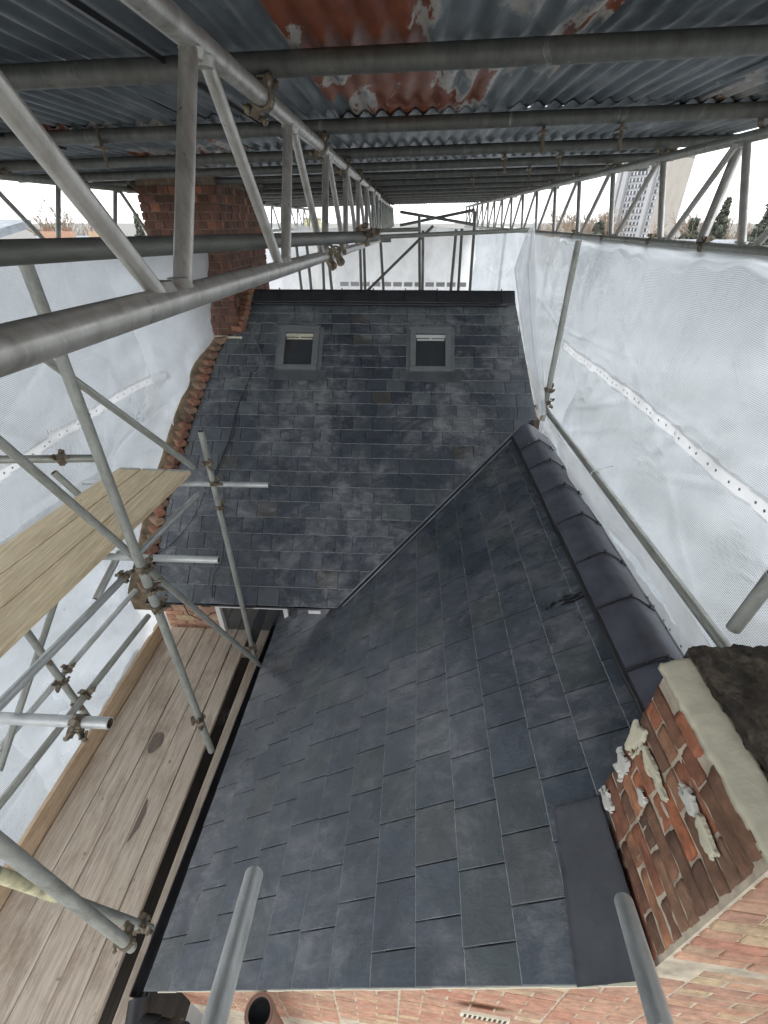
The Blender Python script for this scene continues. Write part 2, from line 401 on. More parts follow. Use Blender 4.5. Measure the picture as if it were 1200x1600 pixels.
# --- planes
TN = math.tan(R(36)); XR, ZR = 1.3225, -1.85            # lower roof: ridge along Y
def nz(X): return ZR - abs(XR-X)*TN
P1 = Vector((-.538, 3.234, -3.202)); P2 = Vector((1.3225, 4.642, -1.85)) 
TM = (P2.z-P1.z)/(P2.y-P1.y)
def mz(Y): return P1.z + (Y-P1.y)*TM
YRG = 5.80
def lerp(a, b, t): return a+(b-a)*t
def pw(pts, x):
    if x <= pts[0][0]: return pts[0][1]
    for (x0, y0), (x1, y1) in zip(pts, pts[1:]):
        if x <= x1: return lerp(y0, y1, (x-x0)/(x1-x0))
    return pts[-1][1]
def verge_y(X): return .63 + (X+1.44)*(-.17/2.27)
EAVE_X = -1.41
def eave_x(Y): return lerp(-1.43, -1.33, (Y-.63)/3.0)
VS = (P2.y-P1.y)/(P2.x-P1.x)
def valley_y(X): return P1.y + (X-P1.x)*VS
def valley_x(Y): return P1.x + (Y-P1.y)/VS
# --- under-slate roof decks (parts)
bm = bmesh.new()
def slab(bm, poly, th):
    n_ = len(poly); t_ = [bm.verts.new(p) for p in poly]; b_ = [bm.verts.new((p[0], p[1], p[2]-th)) for p in poly]
    bm.faces.new(t_); bm.faces.new(b_[::-1])
    for i in range(n_): bm.faces.new((t_[i], t_[(i+1) % n_], b_[(i+1) % n_], b_[i]))
slab(bm, [(x, y, nz(x)) for x, y in ((-1.42, .66), (.90, .475), (.90, 4.325), (-.54, 3.24), (-.54, 3.62), (-1.33, 3.62))], .1)
slab(bm, [(x, y, nz(x)) for x, y in ((.90, 1.03), (XR, 1.03), (XR, 4.66), (.90, 4.325))], .1)
slab(bm, [(XR, 1.03, ZR), (2.6, 1.03, nz(2.6)), (2.6, 5.5, nz(2.6)), (XR, 4.66, ZR)], .1)
roof_low = hpart('roof', bm, 'black'); roof_low['label'] = 'lower slate roof in the foreground, running under the viewer'
bm = bmesh.new()
slab(bm, [(x, y, mz(y)) for x, y in ((-2.5, 3.25), (-.56, 3.25), (XR, 4.66), (1.40, 4.66), (1.22, YRG), (-1.86, YRG), (-2.14, 5.3), (-2.33, 4.55))], .12)
slab(bm, [(-2.3, YRG, mz(YRG)), (1.24, YRG, mz(YRG)), (1.3, 8.4, mz(YRG)-2.4), (-2.5, 8.4, mz(YRG)-2.4)], .12)
roof_main = hpart('roof', bm, 'black'); roof_main['label'] = 'main slate roof with two rooflights, beyond the valley'

# --- slates, one object each
def slate_mesh(pts, th=.0065, inset=.0028):
    """pts: outline of the top face (3 to 6 corners)"""
    pts = [Vector(p) for p in pts]; k = len(pts); c = sum(pts, Vector())/k
    n_ = Vector()
    for i in range(k): n_ += (pts[i]-c).cross(pts[(i+1) % k]-c)
    n_.normalize()
    if n_.z < 0: n_ = -n_
    vs_ = [p-n_*th for p in pts]+[p-n_*.0012 for p in pts]
    for p in pts: d = c-p; vs_.append(p+d.normalized()*min(inset*1.6, d.length*.3))
    fs = []
    for i in range(k):
        j = (i+1) % k; fs.append((i, j, k+j, k+i)); fs.append((k+i, k+j, 2*k+j, 2*k+i))
    fs.append(tuple(range(2*k, 3*k))); fs.append(tuple(range(k-1, -1, -1)))
    me = mesh('slate', vs_, fs); me.materials.append(M['slate']); me.materials.append(M['slate_edge'])
    for i, p in enumerate(me.polygons):
        if i < 2*k:
            d = pts[(i//2+1) % k]-pts[i//2]; p.material_index = 1 if abs(d.z) < .2*max(d.length, 1e-6) else 0
    return me
def clip_line(poly, p, q, keep):
    """keep the side of line p-q given by sign keep, in the (along, up) plane"""
    def sd(a): return ((q[0]-p[0])*(a[1]-p[1])-(q[1]-p[1])*(a[0]-p[0]))*keep
    out = []
    for i, a in enumerate(poly):
        b_ = poly[(i+1) % len(poly)]; sa, sb = sd(a), sd(b_)
        if sa >= 0: out.append(a)
        if (sa >= 0) != (sb >= 0): t = sa/(sa-sb); out.append((a[0]+(b_[0]-a[0])*t, a[1]+(b_[1]-a[1])*t))
    return out
def area(p): return abs(sum(p[i][0]*p[(i+1) % len(p)][1]-p[(i+1) % len(p)][0]*p[i][1] for i in range(len(p))))/2
def lay_slates(parent, rows, expo, width, lo, hi, P, mt, lim, skip=None, head=1.3, stag=.5):
    objs = []
    for k in range(len(rows)-1):
        u0, e = rows[k], rows[k+1]-rows[k]; u1 = min(u0+e*head, rows[-1]+e*.1)
        a = min(lo(u0), lo(u1)); b_ = max(hi(u0), hi(u1))
        x = a - ((k % 2)*stag*width + random.uniform(0, .16)*width)
        while x < b_:
            wd = width*random.uniform(.985, 1.015) if random.random() > .1 else width*random.choice((.8, 1.25, 1.4))
            g_ = .0026; sk = random.uniform(-.003, .003)
            q = [(x+g_, u0+sk), (x+wd-g_, u0-sk), (x+wd-g_, u1), (x+g_, u1)]
            x += wd
            q = clip_line(q, (lo(u0), u0), (lo(u1), u1), -1)
            if len(q) > 2: q = clip_line(q, (hi(u0), u0), (hi(u1), u1), 1)
            if len(q) < 3 or area(q) < 3e-4: continue
            if skip and skip(x-wd/2, u0+e*.5, wd, e): continue
            t = random.uniform(0, .0022); tilt = random.uniform(-.0015, .0015)/width
            pts = [P(a_, c_, lerp(.0165+t, .007, (c_-u0)/(u1-u0))+tilt*(a_-x)) for a_, c_ in q]
            c = sum(pts, Vector())/len(pts)
            objs.append((c, [p-c for p in pts]))
    objs.sort(key=lambda z: z[0].length)
    for c, pts in objs[:lim]:
        me = slate_mesh(pts); me.materials[0] = M[mt]
        o = bpy.data.objects.new('slate', me); COL.objects.link(o); o.parent = parent; o.location = c
    rest = objs[lim:]
    if rest:
        bm = bmesh.new()
        for c, pts in rest:
            me = slate_mesh([p+c for p in pts]); bm.from_mesh(me); bpy.data.meshes.remove(me)
        me = bpy.data.meshes.new('slates'); bm.to_mesh(me); bm.free(); me.materials.append(M[mt]); me.materials.append(M['slate_edge'])
        o = link('slates', me, None, parent); o['kind'] = 'stuff'
    return len(objs)
# lower roof: u = distance up the slope from the eave, along = Y
CS = math.cos(R(36)); SN = math.sin(R(36))
SL = (XR+1.40)/CS
rows = [(-.03) + i*(SL+.0)/14.0 for i in range(14)] + [SL-.02]
def PL(y, u, h): x = -1.40+u*CS+(eave_x(y)+1.40)*(1-u/SL); return Vector((x-SN*h, y, nz(x) + CS*h))
def lo1(u): return 1.03 if -1.40+u*CS > .84 else verge_y(-1.40+u*CS)-.01
def hi1(u):
    x = -1.40+u*CS
    return 3.6 if x < -.54 else valley_y(x)-.035
def skip1(y, u, w, e):
    x = -1.40+u*CS
    return x > .88 and y < 1.02
n1 = lay_slates(roof_low, rows, .2, .262, lo1, hi1, PL, 'slate', 260, skip1)
# far side of the lower roof
def PR(y, u, h): x = 2.5-u*CS; return Vector((x+SN*h, y, nz(x)+CS*h))
SR = (2.5-XR)/CS
rows2 = [i*.22 for i in range(int(SR/.22)+1)] + [SR-.02]
n2 = lay_slates(roof_low, rows2, .2, .26, lambda u: 1.03, lambda u: 4.62+(SR-u)*.3, PR, 'slate', 38)
# main roof
TMA = math.atan(TM); CM, SM = math.cos(TMA), math.sin(TMA)
SLM = (YRG-3.2)/CM
rows = []; s = 0.0
course_n = 23
tot = sum(lerp(.172, .118, i/(course_n-1)) for i in range(course_n))
for i in range(course_n): rows.append(s); s += lerp(.172, .118, i/(course_n-1))/tot*SLM
rows.append(SLM-.01)
def PM(x, u, h): y = 3.2+u*CM; return Vector((x, y-SM*h, mz(y)+CM*h))
LE = [(3.2, -2.54), (3.93, -2.49), (4.59, -2.35), (5.31, -2.13), (5.45, -1.96), (5.8, -1.84)]
RE = [(3.2, 1.44), (4.67, 1.44), (4.78, 1.41), (5.35, 1.31), (5.82, 1.23)]
def lo2(u): return pw(LE, 3.2+u*CM)
def hi2(u):
    y = 3.2+u*CM
    return min(valley_x(y)-.04, 1.5) if y < 4.64 else pw(RE, y)
WINS = [(-1.445, -1.0), (.045, .50)]; WY = (5.075, 5.46)
def skip2(x, u, w, e):
    y = 3.2+u*CM
    for a, b_ in WINS:
        if a-.02 < x-w*.5 and x+w*.5 < b_+.02 and WY[0] < y < WY[1]: return True
    return False
n3 = lay_slates(roof_main, rows, .15, .218, lo2, hi2, PM, 'slate_old', 297, skip2)
print('slates', n1, n2, n3)

# --- rooflights (parts with panes)
for i, (a, b_) in enumerate(WINS):
    u0, u1 = (WY[0]-3.2)/CM, (WY[1]-3.2)/CM
    bm = bmesh.new()
    def rb(x0, x1, v0, v1, h0, h1):
        hexa(bm, [PM(x0, v0, h0), PM(x1, v0, h0), PM(x1, v1, h0), PM(x0, v1, h0), PM(x0, v0, h1), PM(x1, v0, h1), PM(x1, v1, h1), PM(x0, v1, h1)])
    fw = .062
    rb(a, a+fw, u0+fw, u1-fw, 0, .062); rb(b_-fw, b_, u0+fw, u1-fw, 0, .062); rb(a, b_, u0, u0+fw*.75, 0, .058); rb(a, b_, u1-fw, u1, 0, .07)
    rb(a+.006, b_-.006, u0+fw*.75, u0+fw, 0, .052)
    rb(a-.015, b_+.015, u1-.02, u1+.012, .06, .078)       # top hood
    rb(a-.045, a-.002, u0-.01, u1+.03, .012, .021); rb(b_+.002, b_+.045, u0-.01, u1+.03, .012, .021)
    rl = hpart('rooflight', bm, 'frame'); rl['label'] = ['left rooflight with grey frame, dark inside', 'right rooflight with grey frame and lead apron'][i]
    bm = bmesh.new(); rb(a+fw-.004, b_-fw+.004, u0+fw, u1-fw, .022, .034); hpart('pane', bm, 'glass', rl)
    bm = bmesh.new(); k = u1-fw
    rb(a+fw, b_-fw, k-.05, k-.014, .035, .046); rb(a+fw+.012, b_-fw-.012, k-.082, k-.066, .036, .043)
    rb((a+b_)/2-.01, (a+b_)/2+.01, k-.066, k-.05, .036, .043); hpart('vent_bar', bm, 'white' if i == 1 else 'cream_batten', rl)
    bm = bmesh.new(); nseg = 18; top = []; 
    pts = [(lerp(a-.11, b_+.11, j/nseg), u0-.1-(.022*(1-abs(j/nseg*2-1)**6))+random.uniform(-.004, .004)) for j in range(nseg+1)]
    v0 = [bm.verts.new(PM(x, u, .0255)) for x, u in pts]; v1 = [bm.verts.new(PM(x, u0+.01, .03)) for x, u in pts]
    for j in range(nseg): bm.faces.new((v0[j], v0[j+1], v1[j+1], v1[j]))
    bmesh.ops.solidify(bm, geom=bm.faces[:], thickness=.004); hpart('lead_apron', bm, 'lead_light', rl)

# --- ridge tiles, main ridge (black, 9 visible)
def ridge_tile_mesh(L, w, drop, th=.018, round_=True):
    bm = bmesh.new(); prof = []
    seg = 6
    for i in range(seg+1):
        t = i/seg; a = lerp(-1, 1, t)
        prof.append((a*w, -drop*abs(a)**(1.25 if round_ else 1.0) + (.0 if abs(a) > .2 else 0)))
    a_, b_ = [], []
    for z_off in (0, -th):
        for (x, z) in prof: a_.append(bm.verts.new((x, 0, z+z_off)))
        for (x, z) in prof: b_.append(bm.verts.new((x, L, z+z_off)))
    k = seg+1
    for i in range(seg):
        f = bm.faces.new((a_[i], a_[i+1], b_[i+1], b_[i])); f.smooth = True
        bm.faces.new((a_[k+i], b_[k+i], b_[k+i+1], a_[k+i+1]))
        bm.faces.new((a_[i], a_[k+i], a_[k+i+1], a_[i+1])); bm.faces.new((b_[i], b_[i+1], b_[k+i+1], b_[k+i]))
    for i in (0, seg): bm.faces.new((a_[i], b_[i], b_[k+i], a_[k+i]))
    bmesh.ops.recalc_face_normals(bm, faces=bm.faces)
    for e_ in bm.edges:
        if any(not f.smooth for f in e_.link_faces): e_.smooth = False
    me = bpy.data.meshes.new('ridge_tile'); bm.to_mesh(me); bm.free(); return me
def clip_mesh(w, drop, sc=1):
    bm = bmesh.new(); pts = [(a*w*1.02, random.uniform(-.004, .004), -drop*abs(a)**1.25+.006) for a in (-1, -.66, -.33, -.1, .1, .33, .66, 1)]
    polytube(bm, pts, .0052*sc, 6)
    for a in (-.55, 0, .8):
        z = -drop*abs(a)**1.25; add_tube(bm, (a*w, 0, z), (a*w, 0, z+(.02 if sc > .9 else .012)), .009*sc, 8)
    bmesh.ops.recalc_face_normals(bm, faces=bm.faces)
    me = bpy.data.meshes.new('ridge_clip'); bm.to_mesh(me); bm.free(); me.materials.append(M['black']); return me
XJ = [onz(x, 470, mz(YRG)+.06).x for x in (395, 440, 487, 534, 582, 630, 679, 730, 779, 803)]
LM_ = .37; rt = ridge_tile_mesh(LM_-.004, .115, .11); rt.materials.append(M['ridge_black']); cm_ = clip_mesh(.115, .11, .8)
x = -1.88
for i in range(9):
    L_ = LM_ if i < 8 else .2
    o = bpy.data.objects.new('ridge_tile', rt); COL.objects.link(o); o.parent = roof_main
    o.matrix_local = Matrix.Translation((x, YRG+random.uniform(-.002, .002), mz(YRG)+.062+random.uniform(-.002, .002))) @ Matrix.Rotation(-math.pi/2, 4, 'Z')
    if i == 8: o.scale = (1, .42, 1)
    c = bpy.data.objects.new('ridge_clip', cm_); COL.objects.link(c); c.parent = roof_main
    c.matrix_local = Matrix.Translation((x, YRG, mz(YRG)+.066)) @ Matrix.Rotation(-math.pi/2, 4, 'Z')
    x += LM_
# lower ridge (dark purple grey, seven joints with clips)
YJ = [4.62, 4.14, 3.72, 3.27, 2.83, 2.37, 1.96, 1.53, 1.10]
for i in range(len(YJ)-1):
    L_ = YJ[i]-YJ[i+1]
    me = ridge_tile_mesh(L_-.005, .16, .102, .018); me.materials.append(M['ridge'])
    o = bpy.data.objects.new('ridge_tile', me); COL.objects.link(o); o.parent = roof_low
    o.matrix_local = Matrix.Translation((XR+random.uniform(-.003, .003), YJ[i+1], ZR+.036)) @ Matrix.Rotation(random.uniform(-.012, .012), 4, 'X') @ Matrix.Rotation(random.uniform(-.02, .02), 4, 'Y')
    if i:
        c = bpy.data.objects.new('ridge_clip', clip_mesh(.163, .105, .999)); COL.objects.link(c); c.parent = roof_low
        c.location = (XR, YJ[i], ZR+.04)
bm = bmesh.new()      # black vent roll under the ridge tiles
for s in (-1, 1):
    polytube(bm, [(XR+s*(.162+random.uniform(-.003, .003)), .98+j*.1, ZR-.168*TN+.03+random.uniform(-.003, .003)) for j in range(37)], .022, 6)
bmo = hpart('ridge_roll', bm, 'black', roof_low, True)
bm = bmesh.new()
polytube(bm, [(-1.86+j*.1, YRG-.125, mz(YRG)-.075+random.uniform(-.002, .002)) for j in range(31)], .02, 6)
hpart('ridge_roll', bm, 'black', roof_main, True)
# black sealant splash beside the ridge
bm = bmesh.new()
for k in range(26):
    t = random.random(); x = lerp(.93, 1.15, t**.7); y = 2.14+random.uniform(-.035, .035)*(.4+t)
    w = random.uniform(.006, .028)*(.4+t); hgt = random.uniform(.002, .007)
    r_ = [PL(y+dy, (x+dx+1.40)/CS, .021) for dx, dy in ((-w*1.5, 0), (-w*.2, -hgt), (w*1.4, -hgt*.4), (w*.6, hgt), (-w*.3, hgt*.8))]
    vv = [bm.verts.new(p) for p in r_]; bm.faces.new(vv)
bmesh.ops.solidify(bm, geom=bm.faces[:], thickness=.003)
sp_ = hpart('sealant_splash', bm, 'black', roof_low)
# --- valley gutter with two raised strips
bm = bmesh.new()
dv = Vector((P2.x-P1.x, P2.y-P1.y, P2.z-P1.z)); side = Vector((dv.y, -dv.x, 0)).normalized()
A = P1 - dv*.02; B = P2 - dv*.015
for off, rr, up in ((-.026, .012, .03), (.022, .011, .03)):
    polytube(bm, [A+side*off+Vector((0, 0, up+.004))+dv*t for t in (0, .25, .5, .75, .985)], rr, 8)
hpart('valley_trim', bm, 'lead', roof_main, True)
bm = bmesh.new()
for a, b_ in ((-.075, -.0), (0, .075)):
    p = [A+side*a+Vector((0, 0, .022)), A+side*b_+Vector((0, 0, .008)), B+side*b_+Vector((0, 0, .008)), B+side*a+Vector((0, 0, .022))]
    if a == 0: p = [A+Vector((0, 0, .008)), A+side*.075+Vector((0, 0, .022)), B+side*.075+Vector((0, 0, .022)), B+Vector((0, 0, .008))]
    bm.faces.new([bm.verts.new(q) for q in p])
bmesh.ops.solidify(bm, geom=bm.faces[:], thickness=.003); hpart('valley_lining', bm, 'black', roof_main)
# --- gutters
def gutter(A, B, out, r=.055, name='gutter', ext=True):
    """half round gutter from A to B, rim level at A/B height"""
    bm = bmesh.new(); d = (B-A).normalized(); up = Vector((0, 0, 1)); seg = 8
    for rr, flip in ((r, 0), (r-.006, 1)):
        ra, rb_ = [], []
        for i in range(seg+1):
            a = math.pi*i/seg; o_ = out*(-math.cos(a))*rr - up*math.sin(a)*rr
            ra.append(bm.verts.new(A+o_)); rb_.append(bm.verts.new(B+o_))
        for i in range(seg): bm.faces.new((ra[i], ra[i+1], rb_[i+1], rb_[i]))
        if not flip:
            for rg in (ra, rb_): bm.faces.new(rg)
    # rim beads and joint sleeves
    for s in (-1, 1): add_tube(bm, A+out*s*r, B+out*s*r, .006, 6)
    n_ = 4
    for k in range(n_):
        c = A.lerp(B, (k+.4)/n_); ra, rb_ = [], []
        for i in range(seg+1):
            a = math.pi*i/seg; o_ = out*(-math.cos(a))*(r+.008) - up*math.sin(a)*(r+.008)
            ra.append(bm.verts.new(c-d*.04+o_)); rb_.append(bm.verts.new(c+d*.04+o_))
        for i in range(seg): bm.faces.new((ra[i], ra[i+1], rb_[i+1], rb_[i]))
    return hpart(name, bm, 'black')
gutter(Vector((-1.50, .60, -3.90)), Vector((-1.40, 3.58, -3.90)), Vector((1, 0, 0)))
gutter(Vector((-2.56, 3.205, -3.225)), Vector((-.80, 3.205, -3.225)), Vector((0, 1, 0)), .036)
bm = bmesh.new()      # gutter corner, return and downpipe outlet at the near end
add_tube(bm, (-1.50, .60, -3.93), (-1.47, .47, -3.95), .062, 14); add_tube(bm, (-1.50, .50, -3.945), (-1.24, .47, -3.95), .058, 14)
add_tube(bm, (-1.40, .485, -3.95), (-1.34, .478, -3.95), .066, 14); add_tube(bm, (-1.27, .475, -3.95), (-1.22, .47, -3.95), .067, 14)
add_tube(bm, (-1.20, .50, -3.99), (-1.20, .50, -6.5), .034, 12)
for q in ((-1.44, .43), (-1.33, .41), (-1.25, .41)): add_tube(bm, (q[0], q[1], -3.93), (q[0]+.0, q[1]-.015, -3.91), .012, 8)
hpart('gutter_outlet', bm, 'black')
bm = bmesh.new()      # fascia boards
bbox(bm, -1.37, -1.35, .66, 3.6, -4.02, -3.86); bbox(bm, -2.5, -.9, 3.27, 3.29, -3.32, -3.2)
hpart('fascia', bm, 'black')
bm = bmesh.new(); bbox(bm, -.90, -.78, 3.15, 3.165, -3.275, -3.235); hpart('gutter_end_label', bm, 'white')
bpy.data.objects['gutter_end_label'].name = 'gutter_bracket'
# --- cream verge strip under the slates
bm = bmesh.new()
for a, b_ in ((-1.36, .88),):
    n_ = 16
    for i in range(n_):
        x0, x1 = lerp(a, b_, i/n_), lerp(a, b_, (i+1)/n_)-.001
        j = random.uniform(0, .004)
        hexa(bm, [(x0, verge_y(x0)-.012-j, nz(x0)-.012), (x1, verge_y(x1)-.012-j, nz(x1)-.012), (x1, verge_y(x1)+.05, nz(x1)-.012), (x0, verge_y(x0)+.05, nz(x0)-.012),
                  (x0, verge_y(x0)-.012-j, nz(x0)-.0005), (x1, verge_y(x1)-.012-j, nz(x1)-.0005), (x1, verge_y(x1)+.05, nz(x1)-.0005), (x0, verge_y(x0)+.05, nz(x0)-.0005)])
hpart('verge_strip', bm, 'cream_batten', roof_low)
# --- lead flashing against the stack
bm = bmesh.new()
poly = [(.60, 1.03), (.70, .47)]
nn = 24; rowsv = []
for j in range(nn+1):
    y = lerp(1.02, .452, j/nn); xl = lerp(.745, .69, j/nn); rowsv.append([])
    for i in range(13):
        x = lerp(xl, .915, i/12)+.003*mnoise.noise(Vector((i, j*.7, 3))); rowsv[-1].append(bm.verts.new(PL(y, (x+1.40)/CS, .0245 + .004*mnoise.noise(Vector((x*9, y*3, 1)))+.0015*math.sin(i*2.1+j*1.3))))
for j in range(nn):
    for i in range(12): f = bm.faces.new((rowsv[j][i], rowsv[j][i+1], rowsv[j+1][i+1], rowsv[j+1][i])); f.smooth = True
bmesh.ops.solidify(bm, geom=bm.faces[:], thickness=.003)
fl = hpart('lead_flashing', bm, 'lead', roof_low)

# --- brick walls: each visible brick a mesh of its own
def brick_set(L=.215, H=.065, D=.06, nvar=3, mt='brick'):
    out = []
    for k in range(nvar):
        me = boxmesh('brick', L, D, H, .0035, 1, .0012); me.materials.append(M[mt]); out.append(me)
    return out
def rough_set(L, H, D, mt, n_=5):
    out = []
    for k in range(n_):
        bm = bmesh.new(); bmesh.ops.create_cube(bm, size=1); bmesh.ops.scale(bm, vec=(L, D, H), verts=bm.verts)
        bmesh.ops.subdivide_edges(bm, edges=bm.edges[:], cuts=5, use_grid_fill=True)
        for v in bm.verts:
            c = v.co; e_ = sum(abs(abs(a)-b_/2) < .001 for a, b_ in ((c.x, L), (c.y, D), (c.z, H)))
            q = mnoise.fractal(Vector((c.x*16+k*9, c.y*16, c.z*22)), .8, 2.0, 4)
            m_ = (.0035 if e_ < 2 else .0075)
            v.co -= c.normalized()*max(0, q+.25)*m_*1.3
        me = bpy.data.meshes.new('brick'); bm.to_mesh(me); bm.free(); me.materials.append(M[mt]); me.shade_smooth(); out.append(me)
    return out
def lay_bricks(parent, O, U, Nn, width, z0, z1, test, mt='brick', lim=290, ploc=Vector((0, 0, 0)), pitchL=.225, pitchH=.075, proud=.004, flemish=True, jit=.002, rough=False):
    """O: corner at z=0 level line, U: direction along wall, Nn: outward normal"""
    L0 = pitchL-.011
    mk = (lambda L_: rough_set(L_, pitchH-.007, .06, mt)) if rough else (lambda L_: brick_set(L=L_, H=pitchH-.011, mt=mt))
    st, hd = mk(L0), mk(.1015)
    V = -Nn if U.cross(-Nn).z > 0 else Nn
    rot = Matrix((U, V, Vector((0, 0, 1)))).transposed().to_4x4()
    items = []; rows_ = int((z1-z0)/pitchH)
    for k in range(rows_):
        z = z1 - (k+.5)*pitchH; x = .0; i = k % 2
        if not flemish and k % 2: x = -pitchL/2
        while x < width-.02:
            isH = flemish and (i % 2 == 1); w_ = .1125 if isH else pitchL
            i += 1; x0 = max(x, 0); x1 = min(x+w_, width); x += w_
            if x1-x0 < .03: continue
            cx = (x0+x1)/2; sc = (x1-x0-.011)/(.1015 if isH else L0)
            if not test(cx, z): continue
            items.append((O+U*cx+Vector((0, 0, z))+Nn*(proud-.03+random.uniform(-jit, jit)), isH, sc))
    items.sort(key=lambda q: q[0].length)
    for p, isH, sc in items[:lim]:
        o = bpy.data.objects.new('brick', random.choice(hd if isH else st)); COL.objects.link(o); o.parent = parent
        o.matrix_local = Matrix.Translation(p-ploc) @ rot @ Matrix.Rotation(random.uniform(-.008, .008), 4, 'Y') @ Matrix.Diagonal((sc, 1, 1, 1))
    return len(items)

# gable wall under the near verge and the stack on its right
SX, SY = .91, .51
STOP = -1.30
UW = Vector((1, -.17/2.27, 0)).normalized(); NW = Vector((UW.y, -UW.x, 0))
OW = Vector((-1.30, .635, 0))
def wall_pt(d): return OW+UW*d
WL = (2.6+1.30)/UW.x
bm = bmesh.new()
NB = 24; pts_t = []
def wall_top(X): return nz(X)-.03 if X < SX+.021 else (STOP if X < 2.35 else nz(X)-.02)
xs_ = [-1.30, -1.0, -.5, 0, .5, SX+.018, SX+.024, 2.34, 2.36, 2.6]
f1, f2 = [], []
for x in xs_:
    p = wall_pt((x+1.30)/UW.x); f1.append((p+NW*(-.022), wall_top(x))); f2.append((p-NW*.25, wall_top(x)))
va = [bm.verts.new((p.x, p.y, z)) for p, z in f1]; vb = [bm.verts.new((p.x, p.y, GZ)) for p, z in f1]
vc = [bm.verts.new((p.x, p.y, z)) for p, z in f2]; vd = [bm.verts.new((p.x, p.y, GZ)) for p, z in f2]
for i in range(len(xs_)-1):
    bm.faces.new((va[i], va[i+1], vb[i+1], vb[i])); bm.faces.new((vc[i], vd[i], vd[i+1], vc[i+1])); bm.faces.new((va[i], vc[i], vc[i+1], va[i+1]))
gable = hpart('gable_wall', bm, 'mortar'); gable['label'] = 'pinkish brick gable wall below the near verge'
HL = house.location
def t_wall(cx, z):
    X = OW.x+UW.x*cx
    if z < -6.95*(OW.y+UW.y*cx)-.12: return False
    return z+.035 < wall_top(X-.1) and z+.035 < wall_top(X+.1) and not (X > SX-.1 and z > -2.12)
nb1 = lay_bricks(gable, OW, UW, NW, WL-.1, -4.3, -2.12, t_wall, 'brick_pink', 296, proud=-.018)
# the stack
bm = bmesh.new()
hexa(bm, [Vector((x, y, z)) for z in (-2.95, STOP-.01) for x, y in ((SX+.012, wall_pt((SX+1.312)/UW.x).y+.022), (2.34, wall_pt((2.34+1.3)/UW.x).y+.022), (2.34, 1.04), (SX+.012, 1.04))])
stack = hpart('chimney_stack', bm, 'mortar'); stack['label'] = 'weathered low brick stack at the near end of the lower ridge'
def any_(cx, z): return True
nb2 = lay_bricks(stack, Vector((SX+.012, .50, 0)), Vector((0, 1, 0)), Vector((-1, 0, 0)), .545, -2.75, STOP-.075, any_, 'brick', 120, flemish=True, proud=.005, rough=True, jit=.004)
nb2 += lay_bricks(stack, wall_pt((SX+.016+1.30)/UW.x), UW, NW, 1.4, -2.12, STOP-.075, any_, 'brick_pink', 130, proud=-.016)
# oversailing top courses, header ends and cement
oc = rough_set(.215, .07, .11, 'brick')
for lev, (z, out_) in enumerate(((STOP-.037, .006),)):
    y = SY-.0
    while y < .95:
        o = bpy.data.objects.new('brick', random.choice(oc)); COL.objects.link(o); o.parent = stack
        o.matrix_local = Matrix.Translation((SX-out_+.057, y+.11, z)) @ Matrix.Rotation(math.pi/2, 4, 'Z') @ Matrix.Diagonal((1.0 if y < .7 else .62, 1, 1, 1)) @ Matrix.Rotation(random.uniform(-.02, .02), 4, 'X'); y += .225
    x = SX+.11
    while x < 2.3:
        o = bpy.data.objects.new('brick', random.choice(oc)); COL.objects.link(o); o.parent = stack
        yy = OW.y + (x-OW.x)*UW.y/UW.x
        o.matrix_local = Matrix.Translation((x+.06, yy-out_+.05, z)) @ Matrix.Rotation(math.atan2(UW.y, UW.x), 4, 'Z'); x += .225
# cream cement strip along the edge and mossy flaunching behind it
def lumpy(name, x0, x1, y0, y1, zf, mt, parent, nx=16, ny=16, amp=.01, th=.05, edge=.01):
    bm = bmesh.new(); top = []
    for j in range(ny+1):
        top.append([])
        for i in range(nx+1):
            x = lerp(x0, x1, i/nx); y = lerp(y0, y1, j/ny)
            if i in (0, nx): x += edge*2*mnoise.fractal(Vector((i, y*15, 3)), .6, 2.0, 5)
            if j in (0, ny): y += edge*2*mnoise.fractal(Vector((x*15, j, 5)), .6, 2.0, 5)
            top[-1].append(bm.verts.new((x, y, zf(x, y)+amp*2.2*mnoise.fractal(Vector((x*13, y*13, 1.7)), .7, 2.0, 5))))
    for j in range(ny):
        for i in range(nx): f = bm.faces.new((top[j][i], top[j][i+1], top[j+1][i+1], top[j+1][i])); f.smooth = True
    r = bmesh.ops.extrude_face_region(bm, geom=bm.faces[:])
    for v in [q for q in r['geom'] if isinstance(q, bmesh.types.BMVert)]: v.co.z -= th
    return hpart(name, bm, mt, parent)
lumpy('cement_edge', SX-.004, SX+.085, SY-.05, 1.06, lambda x, y: STOP+.022+(x-SX)*.4, 'rail_cream', stack, 8, 60, .0012, .03, .003)
lumpy('flaunching', SX+.08, 2.3, SY-.06, 1.09, lambda x, y: STOP+.06+min(x-SX, .5)*.12+.01*math.sin(x*9)*math.cos(y*11), 'moss', stack, 110, 50, .008, .09, .008)
